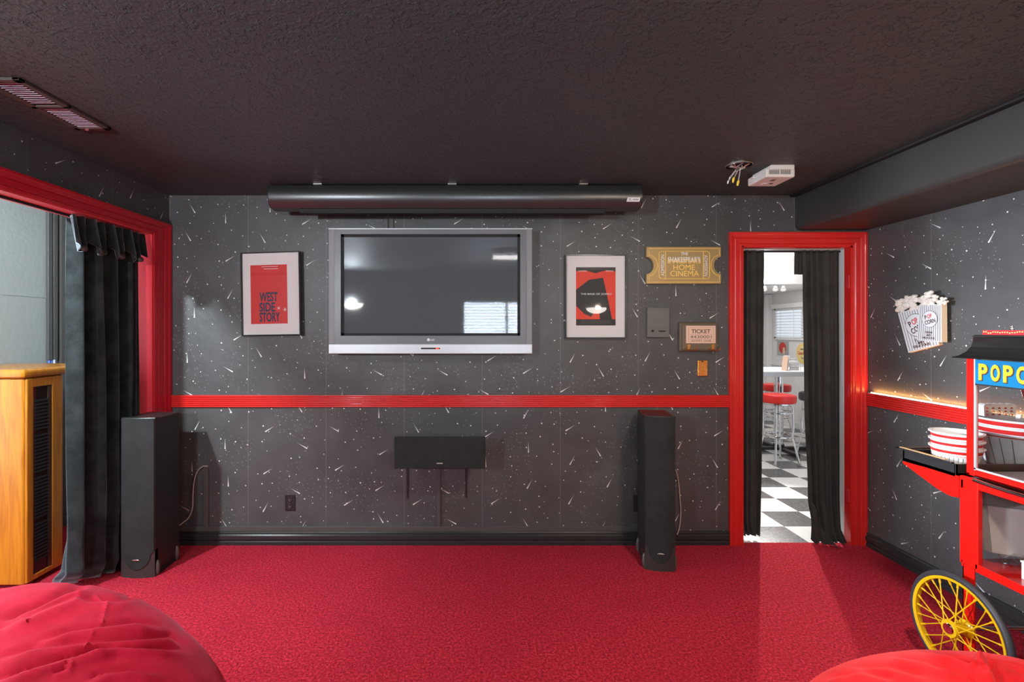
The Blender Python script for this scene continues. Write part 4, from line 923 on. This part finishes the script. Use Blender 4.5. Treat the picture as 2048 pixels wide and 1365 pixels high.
def onwall(px, py, X=XR):         # photo pixel -> point on a plane X = const
    Yv = X*F/(px-CX); return Vector((X, Yv, H-(py-CY)/F*Yv))
def popsign(quad, cl, label, thick, off):
    X = XR-off-thick
    Q = [onwall(px, py, X) for px, py in quad]                     # tl, tr, br, bl
    t = thing('popcorn_bag_sign', (XR-0.01, (Q[2].y+Q[3].y)/2, min(q_.z for q_ in Q)), label, 'wall sign', 'popcorn bag wall signs')
    bd = MB().prism(Q, (thick, 0, 0)).build('bag_board', BAGE, t)
    Ux = (Q[1]+Q[2]-Q[0]-Q[3]); Ux.normalize(); Vz = (Q[0]+Q[1]-Q[2]-Q[3]); Vz.normalize()
    fc = MB().prism([q_ for q_ in Q], (-0.001, 0, 0)).build('bag_face', BAGW, bd)
    L = lambda a, b: (Q[3].lerp(Q[2], a)).lerp(Q[0].lerp(Q[1], a), b)
    m = MB()
    for i in range(11):
        a = 0.07+i*0.086; p, q2 = L(a, 0.02), L(a, 0.98); w = (Q[2]-Q[3]).normalized()*0.0014
        o_ = Vector((-0.0012, 0, 0)); m.prism([p-w+o_, p+w+o_, q2+w+o_, q2-w+o_], (-0.0006, 0, 0))
    m.build('stripes', GINK, fc)
    ctr = L(0.50, 0.60); rad = (Q[1]-Q[0]).length*0.36
    dsk = lambda r, dx, n: MB().prism([ctr+Vector((dx, 0, 0))+Ux*(r*cos(2*pi*i/36))+Vz*(r*1.0*sin(2*pi*i/36)) for i in range(36)], (-0.0008, 0, 0))
    dsk(rad, -0.002, 36).build('ring', GINK, fc); dsk(rad*0.95, -0.0026, 36).build('roundel', BAGW, fc)
    bx = L(0.5, 0.20)+Vector((-0.0022, 0, 0))
    d = lambda a, b: ctr+Vector((-0.0036, 0, 0))+u2*a+v2*b
    an = R(17); u2 = Ux*cos(an)+Vz*sin(an); v2 = Vz*cos(an)-Ux*sin(an)
    m = MB(); m.text('P', d(-rad*0.42, rad*0.33), u2, v2, rad*0.26, rad*0.50, 0.0006, 0.02); m.text('CORN', d(0, -rad*0.30), u2, v2, rad*1.35, rad*0.50, 0.0006, 0.02)
    for s_, bb in (('FRESH', 0.24), ('AND', 0.165), ('DELICIOUS', 0.09)):
        wd = {'FRESH':0.32,'AND':0.2,'DELICIOUS':0.56}[s_]*(Q[1]-Q[0]).length
        m.text(s_, L(0.48, bb)+Vector((-0.0024, 0, 0)), Ux, Vz, wd, rad*0.21, 0.0008, 0.01)
    m.build('lettering', mat('dark_maroon_ink', (0.07,0.02,0.025), 0.6), fc)
    m = MB(); m.text('OP', d(rad*0.10, rad*0.33), u2, v2, rad*0.58, rad*0.50, 0.0006, 0.02); m.build('red_lettering', RINK, fc)
    m = MB(); rn = random.Random(len(label))
    for (px, py, rp) in cl:
        p = onwall(px, py, X); rw = rp*p.y/F
        for k in range(7): m.ball(p+Vector((thick*0.5+rn.uniform(-thick*0.45, 0.0), rn.uniform(-.6,.6)*rw*1.2, rn.uniform(-.6,.6)*rw)), rw*rn.uniform(0.42,0.62), 2, (min(1, thick*0.9/rw), 1.25, 1))
    m.build('popcorn', KERN, t, smooth=True)
    return t
popsign([(1796,626.5),(1853,612),(1879,690),(1817,706)], [(1803,617,9),(1798,606,8),(1812,608,10),(1826,604,10),(1840,602,9),(1852,605,8),(1815,598,7),(1828,596,7),(1838,615,8),(1824,616,9),(1794,619,6)], 'striped popcorn bag wall sign tilted left, tucked behind its twin', 0.022, 0.002)
popsign([(1840,609),(1883.5,609),(1884,685),(1834,681)], [(1848,598,8),(1856,590,8),(1850,606,7),(1864,603,8),(1876,606,7),(1869,596,6),(1884,600,6),(1889,606,5),(1846,608,6),(1858,608,7)], 'upright striped popcorn bag wall sign in front of its tilted twin', 0.030, 0.024)

# ------------------------------------------------------------------ popcorn cart
fx, by, ny, bxx = 2.05, 2.09, 1.66, 2.58        # left face, far end, near end, wall side
t = thing('popcorn_cart', (2.3, 1.88, 0), 'red popcorn machine cart with yellow spoked wheels against the right wall', 'popcorn cart')
def angle_leg(x, y, sx, sy, name='leg'):
    m = MB(); m.box(x, x+sx*0.004, y, y-sy*0.05, 0.05, 0.50); m.box(x, x+sx*0.05, y, y-sy*0.004, 0.05, 0.50); m.build(name, CART, t)
for x, sx in ((fx+0.004, 1), (bxx-0.02, -1)):
    for y, sy in ((by-0.005, 1), (ny+0.01, -1)): angle_leg(x, y, sx, sy)
for x, sx in ((fx, 1), (bxx, -1)):
    for (y, sy) in ((by+0.006, 1), (ny-0.006, -1)):
        m = MB(); m.box(x, x+sx*0.022, y-sy*0.078, y, 0.482, 0.852); m.build('corner_post', CART, t, bevel=0.004)
m = MB()
m.box(fx+0.002, fx+0.012, ny, by, 0.812, 0.838); m.box(bxx-0.012, bxx, ny, by, 0.812, 0.838); m.box(fx, bxx, by-0.012, by, 0.80, 0.838); m.box(fx, bxx, ny, ny+0.012, 0.80, 0.838)
m.build('upper_frame', CART, t, bevel=0.002)
MB().box(fx+0.01, bxx, ny+0.01, by-0.01, 0.836, 0.842).build('deck', STEEL, t)
MB().box(fx+0.004, bxx-0.004, ny+0.008, by-0.008, 0.492, 0.502).build('lower_shelf', mat('cart_shelf_red', (0.40,0.006,0.004), 0.08, coat=0.5), t)
m = MB(); m.box(fx, fx+0.008, ny, by-0.06, 0.472, 0.506); m.box(bxx-0.008, bxx, ny, by, 0.472, 0.506); m.box(fx, bxx, by-0.01, by-0.002, 0.47, 0.50); m.build('shelf_rail', CART, t, bevel=0.002)
# machine box
mx, my, mn_, mb_ = 2.072, 2.088, 1.70, 2.52
for x in (mx, mb_-0.018):
    for y in (my-0.034, mn_):
        MB().box(x, x+0.018, y, y+0.034, 0.862, 1.352).build('cabinet_post', CART, t, bevel=0.002)
m = MB(); m.box(mx, mb_, mn_, my, 0.858, 0.866)
m.box(mx, mx+0.016, mn_, my-0.034, 0.858, 0.892); m.box(mx, mb_, my-0.016, my, 0.858, 0.868); m.build('cabinet_base', CART, t, bevel=0.002)
MB().box(mx+0.02, mb_-0.02, mn_+0.02, my-0.02, 0.868, 0.874).build('steel_floor', STEEL, t)
m = MB(); m.box(mx-0.002, mx+0.006, my-0.041, my-0.034, 0.885, 1.352); m.box(mx-0.002, mx+0.004, mn_, my-0.034, 0.888, 0.895); m.build('pane_trim', SILV, t)
MB().box(mx+0.006, mx+0.009, mn_+0.03, my-0.04, 0.89, 1.245).build('side_glass', GLS, t)
MB().box(mx+0.02, mb_-0.02, my-0.012, my-0.009, 0.875, 1.345).build('end_glass', GLS, t)
sg = MB().box(mx-0.004, mx+0.006, mn_+0.01, my-0.0415, 1.246, 1.346).build('marquee_panel', BLU, t)
box('marquee_edge', BLKM, t, mx-0.005, mx+0.006, mn_+0.01, my-0.0415, 1.241, 1.2465)
m = MB(); m2 = MB()
for i, ch in enumerate('POPCORN'):
    yc = 2.013-i*0.0475
    m.text(ch, (mx-0.0052, yc, 1.297), (0,-1,0), UZ, 0.035, 0.068, 0.0015, 0.035)
    m2.text(ch, (mx-0.0046, yc-0.0025, 1.2945), (0,-1,0), UZ, 0.038, 0.071, 0.0008, 0.05)
m.build('lettering', mat('marquee_yellow', (0.85,0.50,0.02), 0.4), sg); m2.build('lettering_shadow', mat('marquee_brown', (0.06,0.025,0.015), 0.5), sg)
# roof with a swept curve, overhanging the left face and far end
def rf(a, z):      # inset a
    return [(2.036+a, 2.118-a*0.9, z), (2.036+a, mn_-0.04+a, z), (mb_+0.03-a, mn_-0.04+a, z), (mb_+0.03-a, 2.118-a*0.9, z)]
m = MB(); prof = [(0.0, 1.350), (0.0, 1.3535), (0.030, 1.362), (0.055, 1.378), (0.070, 1.398), (0.078, 1.420), (0.080, 1.440)]
rings = [[m.bm.verts.new(p) for p in rf(a*0.62, z)] for a, z in prof]
m.bm.faces.new(rings[0][::-1]); m.bm.faces.new(rings[-1])
for a_, b_ in zip(rings, rings[1:]):
    for k in range(4): m.bm.faces.new((a_[k], a_[(k+1)%4], b_[(k+1)%4], b_[k]))
m.build('roof', mat('roof_gloss_black', (0.012,0.012,0.012), 0.12, coat=0.4), t, bevel=0.003)
m = MB(); rr = [[m.bm.verts.new(p) for p in rf(a, z)] for a, z in ((0.047,1.441),(0.053,1.449))]; m.bm.faces.new(rr[0][::-1]); m.bm.faces.new(rr[1])
for k in range(4): m.bm.faces.new((rr[0][k], rr[0][(k+1)%4], rr[1][(k+1)%4], rr[1][k]))
m.build('roof_cap', BLKM, t)
cr = MB().box(2.092, 2.097, 1.72, 2.04, 1.4495, 1.468).build('crest', mat('crest_red', (0.75,0.02,0.03), 0.35), t)
m = MB()
rn = random.Random(2)
for i in range(34): y = 2.034-i*0.009; m.ball((2.091, y, 1.459+rn.uniform(-0.003,0.003)), 0.0032, 1, (0.5,1,1))
m.build('crest_beads', GOLD, cr)
m = MB(); 
for i, z in enumerate((1.455, 1.463, 1.471, 1.479)): m.lathe([(0.012-0.002*i,0),(0.013-0.002*i,0.003),(0.012-0.002*i,0.006)], (2.16, 1.99, z), n=20)
m.build('finial', CHR, t, smooth=True)
# goose-neck hose inside
pts = [(2.30, 1.80, 1.33)]+[(2.30, 1.93+0.07*cos(a), 1.22-0.10*sin(a)) for a in [pi*0.1*i for i in range(4, 9)]]
m = MB(); hose = [Vector((2.20, 1.985, 1.30)), Vector((2.20, 1.985, 1.24)), Vector((2.20, 1.975, 1.20)), Vector((2.20, 1.95, 1.165)), Vector((2.20, 1.91, 1.145))]
P2 = []
for a_, b_ in zip(hose, hose[1:]):
    for k in range(8): P2.append(a_.lerp(b_, k/8))
m.tube(P2, [0.013 if i % 2 else 0.010 for i in range(len(P2))], 12); m.build('flex_hose', CHR, t, smooth=True)
MB().lathe([(0.085,0),(0.095,0.04),(0.095,0.10),(0.08,0.115),(0.02,0.125)], (2.28, 1.83, 1.06), n=36).build('kettle', STEEL, t, smooth=True)
box('ceiling_plate', STEEL, t, mx+0.02, mb_-0.02, mn_+0.02, my-0.02, 1.338, 1.346)
# chrome clasp
MB().tube([(fx-0.004, 2.03, 0.850), (fx-0.006, 1.98, 0.848), (fx-0.006, 1.90, 0.846), (fx-0.004, 1.70, 0.846)], 0.008, 10).build('slide_rail', CHR, t, smooth=True)
# tray and bracket at the far end
k_ = fx
pb = [onwall(px, py, k_) for px, py in ((1805,923),(1806,927),(1838,951),(1870,975),(1893,989),(1903,993.5),(1918,996),(1918,953))]
MB().prism(pb, (0.006, 0, 0)).build('tray_bracket', CART, t); MB().prism(pb, (0.006, 0, 0)).build('tray_bracket', CART, t).location = (0.50, 0, 0)
ty0, ty1 = 2.112, 2.375
m = MB(); z0, z1 = 0.838, 0.893
m.box(fx, fx+0.012, ty0, ty1, z0, z1); m.box(2.58, 2.592, ty0, ty1, z0, z1); m.box(fx, 2.592, ty1-0.012, ty1, z0, z1); m.box(fx, 2.592, ty0, ty0+0.008, z0, z1); m.box(fx, 2.592, ty0, ty1, z0, z0+0.018)
m.build('side_tray', BLKS, t, bevel=0.002)
m = MB(); m.box(fx-0.010, fx+0.006, ty0+0.01, ty1+0.028, z1, z1+0.006); m.box(fx-0.010, 2.60, ty1+0.006, ty1+0.028, z1, z1+0.006); m.build('tray_lip', BLKS, t, bevel=0.002)
m = MB(); m.box(fx+0.0005, fx+0.016, ty0+0.05, ty1+0.02, z1+0.006, z1+0.008); m.build('tray_lit_band', TRAYLIT, t)  # tan band carries the LED light on the tray rim as colour
# wheels
def wheel(xw, yw, hubside):
    Rw = 0.222; c = Vector((xw, yw, Rw))
    circ = lambda r, dx=0, n=64: [c+Vector((dx, r*cos(2*pi*i/n), r*sin(2*pi*i/n))) for i in range(n)]
    ty = MB().tube(circ(Rw-0.0135), 0.0135, 12, closed=True).build('wheel', RUB, t, smooth=True)
    m = MB(); n = 64
    pr = [(Rw-0.026, -0.013), (Rw-0.022, -0.013), (Rw-0.022, 0.013), (Rw-0.026, 0.013), (Rw-0.034, 0.010), (Rw-0.034, -0.010)]
    rs = [[m.bm.verts.new(c+Vector((dx, r*cos(2*pi*i/n), r*sin(2*pi*i/n)))) for r, dx in pr] for i in range(n)]
    for i in range(n):
        for k in range(len(pr)): m.bm.faces.new((rs[i][k], rs[i][(k+1)%len(pr)], rs[(i+1)%n][(k+1)%len(pr)], rs[(i+1)%n][k]))
    m.build('rim', YEL, ty, smooth=True)
    m = MB(); m.lathe([(0.034,-0.040),(0.036,-0.032),(0.020,-0.024),(0.020,0.024),(0.036,0.032),(0.034,0.040)], c, (1,0,0), n=28); m.build('hub', YEL, ty, smooth=True)
    MB().lathe([(0.001,-0.047),(0.020,-0.045),(0.023,-0.039)], c, (1,0,0), n=24, cap=False).build('hub_cap', CHR, ty, smooth=True)
    ns = 28
    for i in range(ns):
        a = 2*pi*i/ns; side = -1 if i % 2 else 1; skew = 0.5 if (i//2) % 2 else -0.5
        p0 = c+Vector((side*0.034, 0.024*cos(a+skew*2.2), 0.024*sin(a+skew*2.2))); p1 = c+Vector((0, (Rw-0.032)*cos(a), (Rw-0.032)*sin(a)))
        MB().tube([p0, p0.lerp(p1, 0.88), p0.lerp(p1, 0.885), p1], [0.0024, 0.0024, 0.0042, 0.0042], 6).build('spoke', YEL, ty, smooth=True)
wheel(2.005, 2.055, -1); wheel(2.53, 2.055, 1)
MB().cyl((1.97, 2.055, 0.222), (2.555, 2.055, 0.222), 0.008, 12).build('axle', STEEL, t)
m = MB(); m.box(fx-0.002, fx+0.0035, 2.035, 2.083, 0.19, 0.26); m.build('axle_plate', CART, t)

# bowls in the tray
def bowl(x, y, z, label, i):
    t = thing('popcorn_bowl', (x, y, z), label, 'bowl', 'stacked striped popcorn bowls on the cart tray')
    r0, r1, h = 0.074, 0.088, 0.085
    pr = lambda f: r0+(r1-r0)*f**0.8
    m = MB(); fs = [0, .1, .25, .4, .55, .7, .85, 1.0]
    m.lathe([(0.001, 0)]+[(pr(f), h*f) for f in fs]+[(r1+0.006, h), (r1+0.006, h-0.003), (r1+0.007, h+0.003), (r1-0.003, h+0.003)]+[(pr(f)-0.003, h*f+0.002) for f in fs[::-1]]+[(0.001, 0.003)], (x, y, z), n=48, cap=False)
    m.build('bowl', BWL, t, smooth=True)
    def band(f0, f1, nm, mm):
        MB().lathe([(pr(f0)+0.0008, h*f0), (pr((f0+f1)/2)+0.0008, h*(f0+f1)/2), (pr(f1)+0.0008, h*f1)], (x, y, z), n=48, cap=False).build(nm, mm, t, smooth=True)
    band(0.76, 0.90, 'rim_band', BNDR); band(0.64, 0.66, 'thin_band', BNDR)
    m = MB()
    for k in range(36):
        a = 2*pi*k/36+0.05*i; f0, f1 = 0.12, 0.58
        A = Vector((x+(pr(f0)+0.001)*cos(a), y+(pr(f0)+0.001)*sin(a), z+h*f0)); B = Vector((x+(pr(f1)+0.001)*cos(a), y+(pr(f1)+0.001)*sin(a), z+h*f1)); m.tube([A, B], 0.0010, 4)
    m.build('stripes', GINK, t)
    if i == 1:
        a0 = math.atan2(-y, -x)-0.45; r = pr(0.4)+0.0012
        m = MB(); m.text('ENJOY!', (x+r*cos(a0), y+r*sin(a0), z+h*0.42), (-sin(a0), cos(a0), 0), UZ, 0.05, 0.020, 0.001, 0.02); m.build('lettering', POSK, t)
for i in range(3): bowl(2.160, 2.222, 0.857+i*0.033, ['lowest', 'middle', 'topmost'][i]+' striped popcorn bowl of the stack on the cart tray', i)
def tub(x, y, z, label, h=0.175, r0=0.115, r1=0.150):
    t = thing('popcorn_tub', (x, y, z), label, 'tub', 'large striped popcorn tubs behind the bowls')
    pr = lambda f: r0+(r1-r0)*f
    MB().lathe([(0.001,0)]+[(pr(f), h*f) for f in (0,.25,.5,.75,1)]+[(r1+0.006,h),(r1+0.006,h+0.004),(r1-0.003,h+0.004)]+[(pr(f)-0.003, h*f+0.002) for f in (1,.75,.5,.25,0)]+[(0.001,0.004)], (x,y,z), n=56, cap=False).build('tub', BWL, t, smooth=True)
    for f0, f1 in ((0.86,0.97),(0.76,0.79)): MB().lathe([(pr(f0)+0.001,h*f0),(pr(f1)+0.001,h*f1)], (x,y,z), n=56, cap=False).build('band', BNDR, t, smooth=True)
    m = MB()
    for k in range(22):
        a = 2*pi*k/22; m.tube([(x+(pr(f)+0.001)*cos(a+0.1*(1-f)), y+(pr(f)+0.001)*sin(a+0.1*(1-f)), z+h*f) for f in (0.03, 0.4, 0.73)], 0.0016, 4)
    m.build('stripes', GINK, t)
tub(2.485, 2.262, 0.852, 'lower large striped popcorn tub on the tray beside the wall')
tub(2.485, 2.262, 0.852+0.034, 'upper large striped popcorn tub nested in the one beside the wall')
t = thing('popcorn_bag_stack', (2.47, 2.34, 0.95), 'bundle of white scalloped popcorn bags with small red prints standing in the tub', 'paper bags')
def bagfn(a, b):
    return (2.37+0.16*a, 2.20, 0.93+0.175*b)
m = MB(); n = 36
lo = [(2.405+0.130*i/n, 2.330, 0.95) for i in range(n+1)]; up = [(2.390+0.155*i/n, 2.325, 1.112+0.008*abs(sin(pi*i/7.2))) for i in range(n+1)]
vs = [(m.bm.verts.new(a), m.bm.verts.new(b)) for a, b in zip(lo, up)]
for a, b in zip(vs, vs[1:]): m.bm.faces.new((a[0], b[0], b[1], a[1]))
ex = bmesh.ops.extrude_face_region(m.bm, geom=list(m.bm.faces))
for v in [g for g in ex['geom'] if isinstance(g, bmesh.types.BMVert)]: v.co.y += 0.03
bg = m.build('bags', BWL, t)
m = MB()
for i in range(5):
    for j in range(3): m.box(2.400+i*0.029, 2.411+i*0.029, 2.3235, 2.3258, 1.066+j*0.015, 1.071+j*0.015); m.ball((2.4055+i*0.029, 2.3247, 1.072+j*0.015), 0.004, 1, (1,0.2,0.7))
m.build('red_prints', RINK, bg)

# things on the lower shelf
t = thing('cardboard_box', (2.2, 1.97, 0.56), 'grey cardboard box with an open flap on the lower shelf of the cart', 'box')
q1 = [(2.078,2.03,0.742),(2.24,2.03,0.742),(2.33,2.03,0.545),(2.095,2.03,0.552)]
MB().prism([(2.10,2.03,0.745),(2.235,1.985,0.738),(2.34,1.955,0.535),(2.115,2.025,0.552)], (0.10, 0.035, 0.0)).build('front_panel', CARD, t, bevel=0.003)
MB().hexa([(2.083,2.05,0.745),(2.10,2.03,0.745),(2.115,2.025,0.552),(2.105,2.045,0.556)], [(2.19,2.075,0.745),(2.20,2.065,0.745),(2.215,2.06,0.552),(2.21,2.07,0.556)]).build('side_panel', CARDD, t)
MB().hexa([(2.234,1.984,0.740),(2.245,1.984,0.742),(2.352,1.95,0.530),(2.340,1.952,0.530)], [(2.30,1.90,0.80),(2.312,1.90,0.80),(2.45,1.90,0.54),(2.44,1.90,0.54)]).build('open_flap', CARD, t)
MB().hexa([(2.09,2.035,0.746),(2.235,1.986,0.740),(2.24,1.99,0.744),(2.095,2.04,0.750)], [(2.12,2.07,0.80),(2.30,2.05,0.80),(2.30,2.055,0.803),(2.12,2.075,0.803)]).build('raised_flap', CARDD, t)
m = MB(); m.ball((2.19, 2.00, 0.530), 0.06, 4, (1.15, 0.55, 0.42))
for v in m.bm.verts:
    v.co += Vector((noise.noise(v.co*38), noise.noise(v.co*38+Vector((7,0,0))), noise.noise(v.co*38+Vector((0,9,0)))))*0.014; v.co.z = max(v.co.z, 0.5025)
tag(m.build('plastic_bag', PBAG), 'crumpled clear plastic bag under the grey cardboard box', 'bag')
MB().bm.free()
t = thing('white_carton', (2.18, 1.88, 0.502), 'small white carton on the lower shelf of the cart', 'box')
MB().box(2.115, 2.24, 1.84, 1.915, 0.5022, 0.566).build('body', WHT, t, bevel=0.001); box('lid', INK, t, 2.113, 2.242, 1.838, 1.917, 0.566, 0.572)
wire([(2.10,1.82,0.008), (2.02,1.86,0.008), (2.05,1.93,0.010), (2.2,1.95,0.008), (2.5,1.93,0.008)], 0.006, 'black power cord curled on the carpet under the cart', BLKM).name = 'power_cord'

# ------------------------------------------------------------------ foreground plush beanbags
def beanbag(c, a, b, h, p, q, rot, folds, seams, label, m, seed):
    nr, nt_ = 110, 300
    mb = MB(); bm = mb.bm; V = []
    def pt(Rr, T):
        z = h*(1-Rr**p)**(1/q) if Rr < 1 else 0.0
        x = a*Rr*cos(T); y = b*Rr*sin(T); return Vector((c[0]+x*cos(rot)-y*sin(rot), c[1]+x*sin(rot)+y*cos(rot), z))
    def dseg(px, py, pl):
        best = 1e9; bs = 0; bt = 0; L = len(pl)-1
        for i in range(L):
            x0, y0 = pl[i]; x1, y1 = pl[i+1]; dx, dy = x1-x0, y1-y0; l2 = dx*dx+dy*dy
            t = max(0, min(1, ((px-x0)*dx+(py-y0)*dy)/l2)); ex, ey = px-x0-t*dx, py-y0-t*dy; d = math.hypot(ex, ey)
            if d < best: best = d; bs = (dx*ey-dy*ex)/math.sqrt(l2); bt = (i+t)/L
        return best, bs, bt
    for i in range(nr+1):
        Rr = 1-(1-i/nr)**1.35
        row = []
        for j in range(nt_):
            T = 2*pi*j/nt_; P = pt(max(Rr, 1e-3), T)
            N = Vector((P.x-c[0], P.y-c[1], P.z*0.9+0.06)).normalized()
            d = 0.010*noise.noise(Vector((P.x*2.2, P.y*2.2, P.z*2.2+seed)))+0.004*noise.noise(P*7+Vector((seed, 0, 0)))
            if P.y > 0.3 and i > 0:
                px = CX+F*P.x/P.y; py = CY+F*(H-P.z)/P.y
                if -150 < px < 2200 and py < 1520:
                    for pl, wd, am in folds:
                        ds, sg, tt = dseg(px, py, pl)
                        if ds < wd*3.2:
                            en = min(1, 5*tt+0.05)*min(1, 5*(1-tt)+0.05)
                            u_ = sg/wd
                            d += am*en*(math.exp(-(u_-0.9)**2)*1.0-1.15*math.exp(-((u_+0.15)/0.55)**2))
                    for pl, wd, am in seams:
                        ds, sg, tt = dseg(px, py, pl)
                        if ds < wd*3: d += am*math.exp(-(ds/wd)**2)
            P = P+N*d*min(1, (1-Rr)*12+0.15)
            P.z = max(P.z, 0.0); row.append(P)
        V.append(row)
    top = bm.verts.new(sum(V[0], Vector())/nt_)
    G = [[bm.verts.new(P) for P in row] for row in V[1:]]
    for j in range(nt_): bm.faces.new((top, G[0][j], G[0][(j+1) % nt_]))
    for r0, r1 in zip(G, G[1:]):
        for j in range(nt_): bm.faces.new((r0[j], r1[j], r1[(j+1) % nt_], r0[(j+1) % nt_]))
    bm.faces.new(G[-1][::-1])
    for v in bm.verts: pass
    o = mb.build('beanbag', m, smooth=True); return tag(o, label, 'beanbag', 'red plush beanbags in the foreground')
beanbag((-1.304, 1.432), 0.976, 0.525, 0.609, 2.937, 1.6, -0.597,
    [([(0,1242),(70,1215),(130,1185),(180,1168)], 16, 0.020), ([(-20,1262),(60,1240),(150,1200),(240,1200),(290,1190)], 12, 0.010),
     ([(60,1290),(140,1262),(200,1252),(270,1243),(330,1250)], 11, 0.012), ([(-20,1325),(60,1300),(160,1285),(260,1278),(340,1270),(370,1290)], 13, 0.014),
     ([(150,1308),(210,1298),(290,1298),(372,1300)], 9, 0.013), ([(-20,1368),(60,1340),(130,1318),(190,1305),(230,1302)], 12, 0.018),
     ([(170,1364),(210,1345),(260,1340),(330,1350)], 12, 0.012), ([(100,1352),(130,1342),(140,1325)], 7, 0.008), ([(380,1255),(420,1300),(460,1352)], 12, 0.008)],
    [([(192,1190),(214,1204),(206,1240),(200,1254)], 2.2, 0.006), ([(192,1260),(178,1285),(162,1312)], 2.2, 0.006)],
    'red plush beanbag toned for cool light in the lower left foreground', 'red_plush_cool_light', 3)
beanbag((1.294, 1.134), 0.816, 0.557, 0.534, 3.204, 2.457, 0.486,
    [([(1978,1312),(1975,1330),(1990,1350),(2000,1380)], 13, 0.030), ([(1860,1300),(1920,1318),(1965,1345),(1985,1372)], 12, 0.012), ([(1780,1312),(1850,1325),(1920,1355)], 12, 0.010),
     ([(1700,1340),(1780,1338),(1860,1362)], 13, 0.009), ([(1650,1362),(1720,1352),(1800,1368)], 11, 0.008), ([(1880,1330),(1930,1352),(1950,1372)], 9, 0.008), ([(2020,1330),(2048,1345),(2080,1370)], 12, 0.008)],
    [], 'red plush beanbag toned for warm light in the lower right foreground by the cart wheel', 'red_plush_warm_light', 9)
